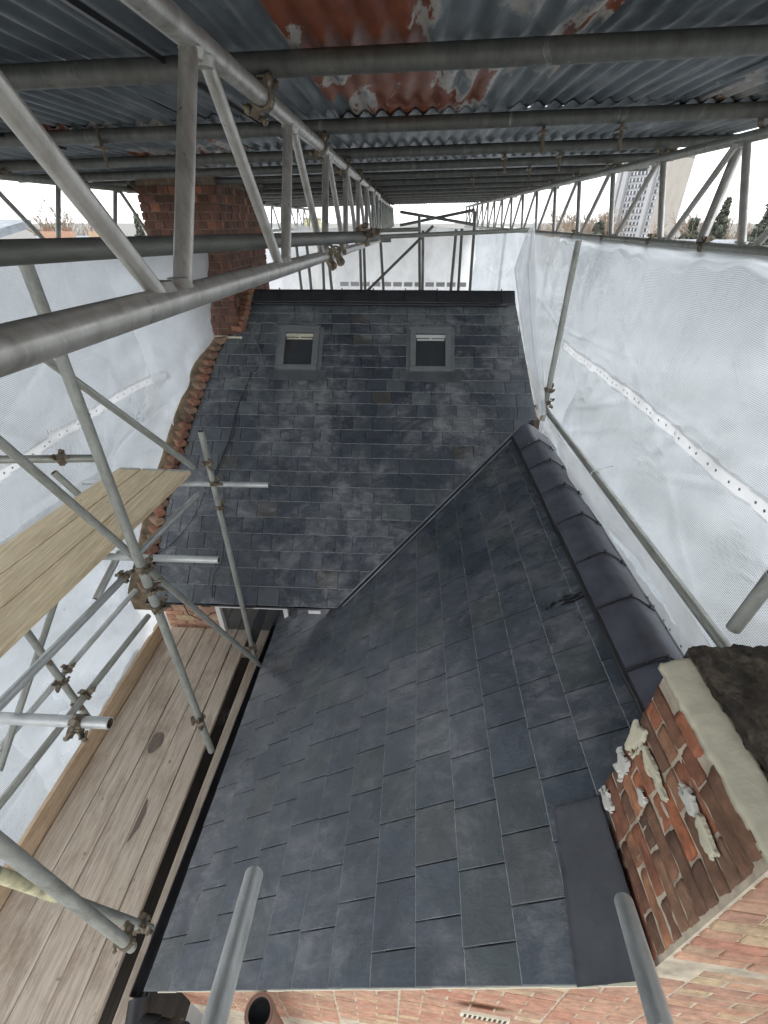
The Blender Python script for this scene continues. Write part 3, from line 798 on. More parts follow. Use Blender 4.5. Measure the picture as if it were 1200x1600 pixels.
# lumps of cement on the face
def patch(cy, cz, w, h, mt, parent, X=SX, th=.006, name='mortar_smear'):
    """crust of mortar on the left face: a grid masked by noise so its edge is ragged"""
    bm = bmesh.new(); n_ = 44; g = {}
    for i in range(n_+1):
        for j in range(n_+1):
            a, c = i/n_*2-1, j/n_*2-1; q = mnoise.noise(Vector((a*1.4+cy*31, c*1.4+cz*17, w*40)))+.25*mnoise.noise(Vector((a*5+cy*31, c*5+cz*17, w*40)))
            m_ = 1-math.hypot(a, c)+q*.8; g[i, j] = (m_, Vector((X-.003-th*min(1, max(0, m_)*2.5)-.002*q, cy+a*w*1.0, cz+c*h*1.0)))
    vv = {}
    for i in range(n_):
        for j in range(n_):
            k4 = [(i, j), (i+1, j), (i+1, j+1), (i, j+1)]
            if sum(g[k][0] > .12 for k in k4) < 3: continue
            for k in k4:
                if k not in vv:
                    p = g[k][1].copy(); 
                    if g[k][0] < .2: p.x = X+.001
                    vv[k] = bm.verts.new(p)
            f = bm.faces.new([vv[k] for k in k4]); f.smooth = True
    return hpart(name, bm, mt, parent)
patch(1.0, -1.64, .05, .10, 'rail_cream', stack, th=.009); patch(.86, -1.62, .09, .035, 'rail_cream', stack, th=.009)
patch(1.0, -1.83, .05, .07, 'render_white', stack, th=.009); patch(.72, -1.50, .05, .035, 'render_white', stack, th=.009)
patch(.85, -1.78, .035, .03, 'render_white', stack); patch(.99, -2.08, .06, .05, 'render_white', stack, th=.009); patch(.95, -2.2, .1, .03, 'render_white', stack, th=.009)
patch(.62, -1.50, .06, .03, 'rail_cream', stack, th=.008)

# wall under the main eave with window head
bm = bmesh.new(); bbox(bm, -2.72, -1.98, 3.62, 3.85, GZ, -3.32); bbox(bm, -1.0, -.6, 3.66, 3.85, GZ, -3.32); bbox(bm, -2.72, -2.62, 3.62, 8.2, GZ, mz(3.62)-.2)
mw = hpart('eave_wall', bm, 'mortar'); mw['label'] = 'stained yellow brick wall below the main eave'
lay_bricks(mw, Vector((-2.72, 3.62, 0)), Vector((1, 0, 0)), Vector((0, -1, 0)), .74, -4.6, -3.33, any_, 'brick_pink', 120, proud=.010)
bm = bmesh.new()
wa = ony(334, 944, 3.5); wb = ony(448, 947, 3.5); wz = wa.z
for b6 in ((wa.x, wa.x+.05, 3.50, 3.6, -4.3, wz-.05), (wa.x, wb.x, 3.50, 3.6, wz-.05, wz), (wb.x-.05, wb.x, 3.50, 3.6, -4.3, wz-.05)): bbox(bm, *b6)
wf = hpart('window', bm, 'white'); wf['label'] = 'white framed window tucked under the main eave'
bm = bmesh.new(); bbox(bm, wa.x+.05, wb.x-.05, 3.56, 3.57, -4.3, wz-.05); hpart('pane', bm, 'glass', wf)
# main walls, hidden from here but closing the house
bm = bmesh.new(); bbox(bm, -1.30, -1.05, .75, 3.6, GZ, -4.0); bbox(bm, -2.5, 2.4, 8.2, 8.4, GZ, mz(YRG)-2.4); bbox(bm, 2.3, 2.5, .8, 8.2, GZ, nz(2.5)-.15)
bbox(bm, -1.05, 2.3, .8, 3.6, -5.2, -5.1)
hpart('side_walls', bm, 'darkwall')  # dark tone paints in the shade down the gap beside the deck
# stepped brick verge on the left edge of the main roof: each brick its own mesh
bm = bmesh.new()
n_ = 24
for i in range(n_):
    y0, y1 = lerp(3.25, 5.38, i/n_), lerp(3.25, 5.38, (i+1)/n_)
    xa, xb = pw(LE, y0)-.03, pw(LE, y1)-.03
    hexa(bm, [(xa-.2, y0, mz(y0)-.22), (xa, y0, mz(y0)-.22), (xb, y1, mz(y1)-.22), (xb-.2, y1, mz(y1)-.22),
              (xa-.2, y0, mz(y0)+.015), (xa, y0, mz(y0)+.0), (xb, y1, mz(y1)+.0), (xb-.2, y1, mz(y1)+.015)])
verge = hpart('verge_wall', bm, 'verge_mortar'); verge['label'] = 'stepped brick verge up the left edge of the main roof'
vb_ = rough_set(.14, .06, .092, 'brick_orange')
for i in range(30):
    y = 3.30+i*.0705; x = pw(LE, y)
    o = bpy.data.objects.new('brick', random.choice(vb_)); COL.objects.link(o); o.parent = verge
    o.matrix_local = Matrix.Translation((x-.068+random.uniform(-.006, .006), y, mz(y)+.02)) @ Matrix.Rotation(R(-38)+random.uniform(-.14, .14), 4, 'Z') @ Matrix.Rotation(random.uniform(-.12, .12), 4, 'X')
# tall chimney behind
CX0, CX1, CY0, CY1 = -2.76, -1.93, 5.40, 6.95
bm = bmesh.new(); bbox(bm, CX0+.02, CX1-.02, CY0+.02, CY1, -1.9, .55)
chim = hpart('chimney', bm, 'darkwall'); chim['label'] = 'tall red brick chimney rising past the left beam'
lay_bricks(chim, Vector((CX0, CY0, 0)), Vector((1, 0, 0)), Vector((0, -1, 0)), CX1-CX0, -1.2, .3, any_, 'brick_red', 150, proud=-.012, jit=.006, pitchL=.1125, flemish=False)
lay_bricks(chim, Vector((CX1, CY1, 0)), Vector((0, -1, 0)), Vector((1, 0, 0)), CY1-CY0, -1.2, .3, lambda cx, z: z > mz(min(CY1-cx, YRG))-.1 if CY1-cx < YRG else z > -1.1, 'brick_red', 290, proud=-.012, jit=.006, pitchL=.1125, flemish=False)
for i in range(9):      # toothed foot of the chimney on the slope
    y = CY0+.02+i*.05; x = CX1+.02
    o = bpy.data.objects.new('brick', random.choice(vb_)); COL.objects.link(o); o.parent = chim
    o.matrix_local = Matrix.Translation((x-.03+i*.008, y, mz(y)+.06)) @ Matrix.Rotation(R(-20), 4, 'Z')
bm = bmesh.new(); bbox(bm, CX1-.33, CX1+.03, CY0-.04, CY0+.02, mz(CY0)-.05, mz(CY0)+.0); hpart('ledge', bm, 'cream_batten', chim)
# airbrick low in the gable wall
pa = ony(757, 1583, .50); d_ = (pa.x-OW.x)/UW.x; pa = wall_pt(d_)+Vector((0, 0, pa.z))
bm = bmesh.new()
hexa(bm, [pa+UW*a+NW*b_+Vector((0, 0, c)) for c in (-.035, .035) for a, b_ in ((-.11, .012), (.11, .012), (.11, .022), (-.11, .022))])
ab = hpart('air_brick', bm, 'cream_batten')
bm = bmesh.new()
for i in range(9):
    for j in range(3):
        q = pa+UW*(-.09+i*.0225)+Vector((0, 0, -.02+j*.02)); hexa(bm, [q+UW*a+NW*b_+Vector((0, 0, c)) for c in (-.005, .005) for a, b_ in ((-.006, .0235), (.006, .0235), (.006, .0245), (-.006, .0245))])
hpart('grille_holes', bm, 'tube_inside', ab)

# ================================================================== TEMPORARY ROOF (corrugated sheets on cross tubes)
def roofz(X): return .335+.022*X
troof = empty('temporary_roof', (0, 6, .36), 'temporary roof of corrugated metal sheets clamped on dark cross tubes', 'roof')
TL = troof.location
def tpart(name, A, B, mt, r=.0242):
    bm = bmesh.new(); add_tube(bm, Vector(A)-TL, Vector(B)-TL, r, 16, hollow=True)
    bmesh.ops.recalc_face_normals(bm, faces=bm.faces)
    me = bpy.data.meshes.new(name); bm.to_mesh(me); bm.free(); me.materials.append(M[mt]); me.materials.append(M['tube_inside'])
    return link(name, me, None, troof)
PY = [-.25, .75, 1.74, 2.74, 3.74, 4.62, 5.5, 6.4, 7.4, 8.4, 9.4, 10.4, 11.4, 12.4, 13.4]
PR_ = .029
for i, y in enumerate(PY):
    s = -.022 if y > 0 else 0
    x0, x1 = -3.3+random.uniform(-.1, .1), 2.15+random.uniform(-.12, .12)
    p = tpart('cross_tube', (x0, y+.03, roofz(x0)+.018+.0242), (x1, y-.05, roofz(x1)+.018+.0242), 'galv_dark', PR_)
    for bx in (-2.85, -.47, 1.6):
        if y > 0:
            coupler((bx, y, roofz(bx)+.015), (0, 1, 0), troof, R(90), 1.0)
    if i in (3, 4, 5, 6):
        for bx in (-1.5, .6, .95):
            if random.random() < .75: 
                bm = bmesh.new(); yy = y-.02; zz = roofz(bx)
                add_tube(bm, Vector((bx, yy, zz+.07))-TL, Vector((bx+.01, yy-.012, zz-.085))-TL, .008, 8); bbox(bm, bx-.014-TL.x, bx+.016-TL.x, yy-.045-TL.y, yy+.04-TL.y, zz-.012-TL.z, zz-.002-TL.z)
                bmobj('hook_bolt', bm, 'steel', troof)
# sheets
SW, SLN, PITCHC = .76, 2.45, .076
def sheet_mesh(L=SLN):
    nx, ny = 80, 6; vs_, fs = [], []
    for j in range(ny+1):
        for i in range(nx+1):
            x = (i/nx-.5)*(SW+.08); vs_.append((x, j/ny*L, .0095*math.sin(x/PITCHC*2*math.pi)+.003*math.sin(j*1.7+x*3)))
    for j in range(ny):
        for i in range(nx): a = j*(nx+1)+i; fs.append((a, a+1, a+nx+2, a+nx+1))
    return mesh('corrugated_sheet', vs_, fs, True)
for nm in ('sheet', 'sheet_spot', 'sheet_rust'):
    me = sheet_mesh(); me.materials.append(M[nm]); M['_'+nm] = me
colx = [-2.97+i*.76 for i in range(7)]
for c, x in enumerate(colx):
    for k in range(8):
        y = -1.95+k*2.3+(.0 if c % 2 else .05)
        kind = 'sheet'
        if c == 4 and k <= 1: kind = 'sheet_rust'
        elif (c in (0, 5) and k == 0) or (c == 2 and k == 2) or (c == 6 and k == 1): kind = 'sheet_spot'
        o = bpy.data.objects.new('corrugated_sheet', M['_'+kind]); COL.objects.link(o); o.parent = troof
        o.matrix_local = Matrix.Translation(Vector((x, y, roofz(x)+.018+.0242*2+.014+.006*(k % 2)+.003*(c % 2)))-TL) @ Matrix.Rotation(R(-1.26), 4, 'Y')
# thin dark lap battens along the sheet joints on the left
for xx, y0, y1 in ((-.70, .3, 3.3), (-1.98, .3, 3.2)):
    bm = bmesh.new(); bbox(bm, xx-.006-TL.x, xx+.006-TL.x, y0-TL.y, y1-TL.y, roofz(xx)+.048-TL.z, roofz(xx)+.062-TL.z); bmobj('lap_strip', bm, 'black', troof)

# ================================================================== LADDER BEAMS
LEAN = .27
def ladder(A0, A1, B0, B1, first, step, n_, label, mt='alu', mt2='alu', sleeves=(), rr=.0155):
    """A: bottom chord ends, B: top chord ends. rungs at Y = first + k*step"""
    A0, A1, B0, B1 = map(Vector, (A0, A1, B0, B1))
    root = empty('ladder_beam', A0, label, 'ladder beam', 'aluminium ladder beams under the temporary roof')
    def part(name, P, Q, r, m_, hollow=False):
        bm = bmesh.new(); add_tube(bm, P-A0, Q-A0, r, 20 if r > .02 else 14, hollow=hollow); bmesh.ops.recalc_face_normals(bm, faces=bm.faces)
        me = bpy.data.meshes.new(name); bm.to_mesh(me); bm.free(); me.materials.append(M[m_]); me.materials.append(M['tube_inside'])
        return link(name, me, None, root)
    part('chord', A0, A1, .0242, mt, True); part('chord', B0, B1, .0242, mt, True)
    def onA(y): t = (y-A0.y)/(A1.y-A0.y); return A0.lerp(A1, t)
    def onB(y): t = (y-B0.y)/(B1.y-B0.y); return B0.lerp(B1, t)
    for k in range(n_):
        y = first+k*step
        if y > A1.y or y > B1.y: break
        if y > A0.y: part('rung', onA(y), onB(y+LEAN), rr*1.12, mt2)
        ya, yb = y+step-.07, y+LEAN+.055
        if ya < A1.y and yb > B0.y and ya > A0.y: part('brace_rung', onB(yb), onA(ya), rr, mt2)
        for yy, f in ((y, onA), (y+LEAN, onB), (ya, onA), (yb, onB)):      # weld collars
            if k < 6 and A0.y < yy < min(A1.y, B1.y):
                q = f(yy); 
                s = 1 if f is onA else -1
                bm = bmesh.new(); add_tube(bm, q-A0+Vector((0, 0, s*.018)), q-A0+Vector((0, 0, s*.034)), .025, 14, r2=.019); bmobj('weld', bm, mt2, root, True)
    for s in sleeves:
        f = onB if s[0] == 't' else onA
        bm = bmesh.new(); add_tube(bm, f(s[1])-A0, f(s[1]+s[2])-A0, .028, 18)
        add_tube(bm, f(s[1]+s[2]*.2)-A0+Vector((-.01, 0, -.028)), f(s[1]+s[2]*.2)-A0+Vector((-.01, 0, -.05)), .01, 8)
        bmobj('sleeve', bm, mt, root)
    return root
LB0 = Vector((-.437, -.35, -.1025)); LB1 = Vector((-.40, 7.0, -.222))
near = ladder(LB0, LB1, (-.43, -.35, .298), (-.43, 7.6, .294), .92-.83*2, .832, 11, 'nearest ladder beam, crossing the left half just in front of the viewer',
       sleeves=())
LBX = ladder((-.47, 6.7, -.16), (-.45, 15.5, -.16), (-.49, 7.0, .30), (-.49, 15.5, .30), 6.95, .832, 11, 'far ladder beam lapped onto the end of the nearest one', mt2='galv')
rb_ = ladder((1.60, -.4, -.115), (1.6, 15.5, -.13), (1.6, -.4, .335), (1.6, 15.5, .33), 2.58-.84*3, .84, 19, 'long ladder beam along the right side above the netting', mt='galv', mt2='alu', rr=.0165)
lb_ = ladder((-2.85, .2, -.19), (-2.85, 15.5, -.17), (-2.85, .2, .26), (-2.85, 15.5, .27), 4.1-.84*4, .84, 18, 'ladder beam along the far left edge of the temporary roof', mt='galv', mt2='galv', rr=.0165)
for yy in (1.70, 2.70, 3.62, 4.6, 5.5, 6.4): coupler((-.43, yy, .296), (0, 1, 0), near, R(-60), 1.05)
for yy, z in ((2.62, -.145), (2.95, -.15)): coupler((-.42, yy, z), (0, 1, 0), near, R(150), 1.05)
for yy in (2.05, 2.9, 3.55, 4.4, 5.2): coupler((1.6, yy, -.12), (0, 1, 0), rb_, R(90), .95)

# ================================================================== SCAFFOLD TUBES
T = tube
def vert(X, Y, z0, z1, label, **k): return T((X, Y, z0), (X, Y, z1), label, **k)
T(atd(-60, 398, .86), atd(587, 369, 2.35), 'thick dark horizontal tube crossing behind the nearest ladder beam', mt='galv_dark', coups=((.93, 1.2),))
vert(-1.665, 2.15, -4.02, -.16, 'tallest standard on the left, in front of the pale upper platform', r=.029, coups=((.13, .5), (.465, 2.4), (.51, 2.0), (.555, 2.6), (.93, .8)))
vert(-1.565, 3.17, -4.02, -1.36, 'standard with an open top end in front of the main slates', coups=((.08, 1), (.74, 2.6), (.83, 2.2), (.90, .6)))
T(atd(70, 560, 2.55), atd(303, 730, 3.62), 'sloping brace over the left netting down to the open topped standard')
T(atd(-10, 682, 2.12), atd(408, 1040, 4.75), 'long brace running down to the foot of the open topped standard')
T(onz(214, 867, -2.02), onz(308, 774, -2.06), 'short ledger joining the two left standards under the platform', mt='galv_pale')
Lz = -1.90-.03
T(onz(200, 871, Lz)+Vector((-1.0, 0, 0)), onz(342, 875, Lz), 'pale transom end sticking out past the tallest left standard', mt='galv_pale')
T(onz(270, 757, Lz)+Vector((-.8, 0, 0)), onz(420, 758, Lz), 'transom end sticking out over the main slates', mt='galv_pale')
e = onz(172, 1130, Lz-.02)
T(e+Vector((-1.8, 0, 0)), e, 'pale transom with cut end above the toe board', mt='galv_pale', r=.027, coups=((.92, 2.2),))
T(atd(-10, 718, 2.55), atd(150, 716, 2.75), 'short guard rail end in front of the left netting', coups=((.65, 1),))
T(atd(-15, 1116, 2.0), atd(200, 896, 3.15), 'upper of three parallel ledgers under the platform', coups=((.95, 1),), mt='galv_pale')
T(atd(-15, 1185, 2.9), atd(212, 922, 4.0), 'middle and thinnest of three parallel ledgers under the platform', coups=((.45, 1),), mt='galv_pale', r=.022)
T(atd(-15, 1275, 2.6), atd(232, 962, 3.95), 'lowest of three parallel ledgers beside the deck', coups=((.5, 1),))
T(atd(40, 985, 3.0), atd(142, 1128, 3.6), 'outer standard behind the three parallel ledgers', coups=((.25, 1), (.5, 2), (.75, 1)))
T(atd(88, 935, 3.4), atd(-2, 1205, 2.9), 'thin leaning brace behind the three parallel ledgers', r=.022)
T(atd(188, 862, 3.3), atd(150, 936, 3.1), 'short tube end just under the inner edge of the platform', mt='galv_pale')
T(atd(84, 738, 3.15), atd(122, 772, 3.3), 'stub of tube poking up at the outer edge of the platform')
T(atd(-15, 1308, 1.35), atd(206, 1480, 2.25), 'nearest brace reaching over the deck at lower left', coups=((.93, .5),))
T(atd(-15, 1362, 1.75), atd(235, 1452, 2.55), 'yellow streaked brace crossing under the nearest one', coups=((.9, 1),), mt='galv')
# yellow paint band on that brace: a part of it
last = [o for o in COL.objects if o.name.startswith('scaffold_tube')][-1]
bm = bmesh.new(); add_tube(bm, (0, 0, .03), (0, 0, .42), .0252, 18); bmobj('paint_band', bm, 'yellow', last, True)
T(atd(328, 1625, .84), atd(397, 1366, 1.2), 'tube end pointing away from the viewer over the near slates', mt='galv_pale')
T(atd(1040, 1625, .82), atd(975, 1410, 1.2), 'tube end pointing away beside the brick stack', mt='galv_pale')
vert(1.335, 4.2, -1.62, -.13, 'standard rising from the ridge junction to the right ladder beam', coups=((.12, 1), (.2, 2.4)))
T((1.335, 4.33, -1.50), (1.335, .2, -1.45), 'long guard rail running above the lower ridge', coups=((.01, 2),))
T(atd(1146, 982, 1.62), atd(1210, 898, 1.45), 'short brace end at the far side of the brick stack')
T(atd(1160, 218, 2.3), atd(1094, 380, 2.45), 'raking tube leaning against the right ladder beam', mt='alu')
# far end
T((-1.05, 7.12, -.21), (1.64, 7.12, -.10), 'long cross tube at the far side of the main ridge', r=.027)
T((-.75, 7.3, -.12), (.15, 7.3, -.10), 'short doubled tube on the long cross tube', r=.025)
T((-.75, 7.22, -.235), (-.25, 7.22, -.225), 'short tube tied below the long cross tube', r=.025)
FY = 12.8
far = [(-4.1, -3.8), (-3.75, -3.5), (-2.95, -2.85), (-2.85, -2.55)]
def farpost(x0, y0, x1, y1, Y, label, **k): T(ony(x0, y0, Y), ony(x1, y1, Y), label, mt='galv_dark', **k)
G = 'standards along the far netting'
ORD = 'first second third fourth fifth sixth seventh eighth ninth tenth eleventh twelfth thirteenth'.split()
for i, (a, b_, c, d) in enumerate([(463, 384, 473, 468), (479, 382, 488, 468), (503, 376, 507, 468), (511, 380, 520, 468), (562, 366, 565, 468), (568, 366, 571, 468), (594, 366, 600, 468),
                                   (655, 334, 656, 468), (661, 360, 660, 468), (713, 358, 703, 468), (722, 357, 715, 468), (743, 330, 733, 468), (790, 362, 777, 468)]):
    farpost(a, b_, c, d, 9.5 if i % 2 else 9.8, ORD[i]+' dark standard from the left in front of the far netting', group=G, r=.027)
farpost(566, 462, 677, 353, 9.3, 'dark diagonal brace in front of the far netting')
farpost(625, 331, 742, 351, 11.5, 'far roof brace sloping down to the right', r=.03)
farpost(625, 352, 742, 328, 11.6, 'far roof brace sloping up to the right', r=.03)

# ================================================================== BOARDS
def board(p, label, mt, th=.038, group=None, cleat=False, name='scaffold_board'):
    """p: four corners of the top (near-left, near-right, far-right, far-left)"""
    p = [Vector(q) for q in p]; c = sum(p, Vector())/4
    bm = bmesh.new(); n_ = 10; T_, B_ = [], []
    for j in range(n_+1):
        t = j/n_; a = p[0].lerp(p[3], t)-c; b_ = p[1].lerp(p[2], t)-c; w = random.uniform(-.0015, .0015)
        T_.append((bm.verts.new(a+Vector((w, 0, -.003))), bm.verts.new(a.lerp(b_, .03)+Vector((w, 0, 0))), bm.verts.new(a.lerp(b_, .97)+Vector((w, 0, 0))), bm.verts.new(b_+Vector((w, 0, -.003)))))
        B_.append((bm.verts.new(a+Vector((w, 0, -th))), bm.verts.new(b_+Vector((w, 0, -th)))))
    for j in range(n_):
        A_, C_ = T_[j], T_[j+1]; D_, E_ = B_[j], B_[j+1]
        for k in range(3): bm.faces.new((A_[k], A_[k+1], C_[k+1], C_[k]))
        bm.faces.new((D_[0], A_[0], C_[0], E_[0])); bm.faces.new((A_[3], D_[1], E_[1], C_[3])); bm.faces.new((D_[1], D_[0], E_[0], E_[1]))
    bm.faces.new((*T_[0], B_[0][1], B_[0][0])); bm.faces.new((*T_[-1], B_[-1][1], B_[-1][0]))
    o = bmobj(name, bm, mt, None, False, c); tag(o, label, 'board', group); return o
PZ = -1.86
far4 = [onz(x, 731+(x-185)*.04, PZ) for x in (185, 221, 259, 298)]
nearx = [onz(0, y, PZ) for y in (852, 925, 975, 1018)]
# extend to behind the viewer along their own line
def extl(a, b_, Y): t = (Y-b_.y)/(a.y-b_.y); return b_+(a-b_)*t
fx = [-2.56, -2.345, -2.125, -1.885]; nx_ = [-2.76, -2.50, -2.27, -2.05]
fpts = [Vector((far4[i].x, far4[i].y, PZ)) for i in range(4)]
npts = [extl(nearx[i] if i in (0, 3) else nearx[0].lerp(nearx[3], i/3), fpts[i], .2) for i in range(4)]
gp = 'pale boards of the upper platform'
for i, lb in enumerate(('outermost pale board of the upper platform beside the netting', 'middle pale board of the upper platform', 'inner pale board of the upper platform nearest the roof')):
    g_ = Vector((.006, 0, random.uniform(-.003, .003)))
    board([npts[i]+g_, npts[i+1]-g_, fpts[i+1]-g_, fpts[i]+g_], lb, 'board_new', group=gp)
for bo in [o for o in COL.objects if o.name.startswith('scaffold_board')]:
    me = bo.data; ys = max(v.co.y for v in me.vertices); e_ = [v.co for v in me.vertices if v.co.y > ys-.03]
    x0, x1 = min(v.x for v in e_), max(v.x for v in e_); z1 = max(v.z for v in e_)
    bm = bmesh.new(); bbox(bm, x0+.01, x1-.01, ys-.028, ys+.002, z1+.0005, z1+.0025); bbox(bm, x0+.01, x1-.01, ys+.0005, ys+.003, z1-.036, z1+.0025); bmobj('end_band', bm, 'galv', bo)
DZ = -4.0
dx = [-2.70, -2.47, -2.23, -2.0, -1.845 - .0, -1.70]
dx = [-2.72, -2.50, -2.28, -2.06, -1.88, -1.70]
gd = 'weathered boards of the lower deck'
nmz = ['outermost weathered deck board against the tan toe board', 'second weathered deck board from the toe board', 'middle weathered deck board with a dark damp stain', 'fourth weathered deck board from the toe board', 'weathered deck board along the dark gap']
sX = [-2.69, -2.48, -2.262, -2.05, -1.875, -1.725]
for i in range(5):
    z = DZ+random.uniform(-.004, .004); g_ = .006
    board([(sX[i]-.02+g_, .2, z), (sX[i+1]-.01-g_, .2, z), (sX[i+1]-g_, 3.56, z), (sX[i]+g_, 3.56, z)], nmz[i], 'board_old', group=gd)
board([(-1.645, .25, DZ), (-1.50, .25, DZ), (-1.475, 3.56, DZ), (-1.605, 3.56, DZ)], 'narrow inner board between the dark gap and the black gutter', 'board_old')
board([(-2.745, .2, DZ+.19), (-2.712, .2, DZ+.19), (-2.70, 3.50, DZ+.19), (-2.733, 3.50, DZ+.19)], 'tan toe board standing on edge beside the netting', 'board_tan', .225)
board([(-2.7, .2, -4.42), (-1.35, .2, -4.42), (-1.35, 3.5, -4.42), (-2.7, 3.5, -4.42)], 'added dark boards under the deck, shading the gap beside it', 'board_shade')  # boards added under the deck to keep its gap and seams dark
# damp stains: thin sheets just over the boards
def stain(px, py, w, h, ang, label, mt='stain'):
    pass
m, n, b = mat('damp_wood_stain'); b.inputs['Base Color'].default_value = (.13, .095, .075, 1); b.inputs['Roughness'].default_value = .6
n.links.new(ramp(n, noise(n, 6, 7, coords(n, (6, 1, 1))), [(.3, (.11, .08, .065)), (.7, (.2, .155, .125))]), b.inputs['Base Color']); M['stain'] = m
deckb = [o for o in COL.objects if o.name.startswith('scaffold_board')]
def stain(px, py, w, h, bi):
    c = onz(px, py, DZ+.0045); bo = deckb[3+bi]
    bm = bmesh.new(); vv = []
    for i in range(20):
        a = 2*math.pi*i/20; x = c.x+math.cos(a)*w*random.uniform(.85, 1.1); y = c.y+math.sin(a)*h*random.uniform(.93, 1.05)
        x = max(sX[bi]+.008, min(sX[bi+1]-.012, x)); vv.append(bm.verts.new(Vector((x, y, DZ+.0052))-bo.location))
    f = bm.faces.new(vv); bmobj('damp_stain', bm, 'stain', bo)
stain(208, 1280, .085, .17, 3); stain(243, 1160, .06, .10, 2)
# boards and clay pipe below the near verge
board([(-1.02, .12, -4.35), (.1, .12, -4.35), (.1, .40, -4.35), (-.98, .42, -4.35)], 'board end seen below the near verge beside the clay pipe', 'board_new')
board([(.12, .12, -4.33), (1.4, .12, -4.33), (1.4, .34, -4.33), (.12, .38, -4.33)], 'grey board below the near verge, right of the paler one', 'board_old')
p0 = atd(405, 1582, 2.2)
bm = bmesh.new(); seg = 20
add_tube(bm, (0, 0, -1.15), (0, 0, 0), .064, seg, hollow=True)
bmesh.ops.recalc_face_normals(bm, faces=bm.faces)
me = bpy.data.meshes.new('clay_pipe'); bm.to_mesh(me); bm.free(); me.materials.append(M['clay']); me.materials.append(M['black'])
o = link('clay_pipe', me, None, None, p0); tag(o, 'open topped terracotta pipe standing below the near verge', 'pipe')
bm = bmesh.new()
for i in range(seg):
    a0, a1 = 2*math.pi*i/seg, 2*math.pi*(i+1)/seg; c8 = []
    for z in (-.09, -.0):
        for rr, a in ((.065, a0), (.072, a0), (.072, a1), (.065, a1)): c8.append((rr*math.cos(a), rr*math.sin(a), z))
    hexa(bm, c8)
bmobj('socket_rim', bm, 'clay', o)

# ================================================================== NETTING
def sheet_surface(name, P, nu, nv, mt, parent=None, loc=Vector((0, 0, 0)), us=1, vs_=1, smooth=True, hole=None):
    V_, F_, UV = [], [], []
    for j in range(nv+1):
        for i in range(nu+1):
            u, v = i/nu, j/nv; V_.append(P(u, v)-loc); UV.append((u*us, v*vs_))
    for j in range(nv):
        for i in range(nu):
            a = j*(nu+1)+i
            if hole and hole((V_[a]+V_[a+nu+2])/2+loc): continue
            F_.append((a, a+1, a+nu+2, a+nu+1))
    me = mesh(name, V_, F_, smooth, UV); return link(name, me, mt, parent, None if parent else loc)
def wob(u, v, a, s=0): 
    return a*(math.sin(u*23+s+3*math.sin(v*5+s))*.4+math.sin(u*61+v*17+s*2)*.25+math.sin(u*9-v*13+s)*.5+math.sin(u*37-v*41+s)*.22)
def tieamp(y, z, ties, w=.55):
    """folds fanning upward from tie points"""
    d = 0
    for ty, tz in ties:
        dy, dz = y-ty, z-tz; r = math.hypot(dy, dz)+.02; a = math.atan2(dy, dz)
        if abs(a) < 1.5: d += math.exp(-r/w)*.013*math.sin(a*9+ty)*math.cos(a)*min(1, r/.15)
        if abs(a) < 1.5: d += math.exp(-r/w/1.4)*.02*max(0, 1-abs(math.sin(a*4.3+tz*3))*5)*min(1, r/.1)
    for k in range(5):     # long slack creases
        q = y*math.cos(.5+k*.55)+z*math.sin(.5+k*.55)*1.3; m_ = abs(((q*.9+k*.37) % 1)-.5)
        d += .022*max(0, 1-m_*22)*max(0, mnoise.noise(Vector((y*.8, z*.9, k*3.1)))+.1)
    return d + .004*math.sin(y*14+z*3)*math.sin(z*2.3+y)+.012*mnoise.noise(Vector((y*3.1, z*2.2, 4)))
# right net: top on the right ladder beam, foot behind the ridge
NR0, NR1 = -.4, 12.6
ties_r = [(2.85, -1.48), (4.2, -1.5), (1.6, -1.48), (5.3, -1.0), (2.0, -.14), (3.5, -.14)]
def PRn(u, v):
    y = lerp(NR0, NR1, u); ztop = -.135+.012*math.sin(y*5)-.025*abs(math.sin(y*3.7)); zb = -2.35 if y < 5.2 else -1.6
    z = lerp(ztop, zb, v)
    x = 1.63+.05*math.sin(math.pi*v)+ wob(u*1.3, v, .014, 2)*min(1, v*5) - tieamp(y, z, ties_r)*-1.0*(1 if v > .02 else 0)
    if z < -1.2 and 1.0 < y < 4.4: x -= .07*math.sin(min(1, (-1.2-z)/.5)*math.pi/2)**2
    if y > 9: x -= (y-9)*.02
    return Vector((x, y, z))
rn = sheet_surface('debris_netting', PRn, 260, 170, 'net', None, Vector((1.6, 3, -1)), 13.0, 2.2, hole=lambda p: p.y < 5.1 and abs(p.z+1.10-.012*math.sin(p.y*2.3)) < .03)
tag(rn, 'white debris netting hung along the right side behind the guard rail', 'netting')
def band(P, parent, loc, z, yy, w, mt='band', off=-.006, name='reinforced_band', dots=True, nu=160):
    """strip lying on the netting surface at height z(y)"""
    V_, F_ = [], []; n_ = nu
    for i in range(n_+1):
        y = lerp(yy[0], yy[1], i/n_); zz = z(y)
        for s in (-1, 1): V_.append(P(y, zz+s*w/2+.006*math.sin(y*31+s)+.004*math.sin(y*71))+Vector((off, 0, 0))-loc)
    for i in range(n_): F_.append((2*i, 2*i+1, 2*i+3, 2*i+2))
    o = link(name, mesh(name, V_, F_, True, [(0, 0)]*len(V_)), mt, parent)
    if dots:
        bm = bmesh.new(); y = yy[0]+.1
        while y < yy[1]-.05:
            for dy in (0, .075):
                c = P(y+dy, z(y+dy))+Vector((off*2, 0, 0))-loc
                bm.faces.new([bm.verts.new(c+Vector((0, .008*math.cos(a), .008*math.sin(a)))) for a in [k*math.pi/4 for k in range(8)]])
            y += .2
        bmobj('eyelet', bm, 'grey_cable', o)
    return o
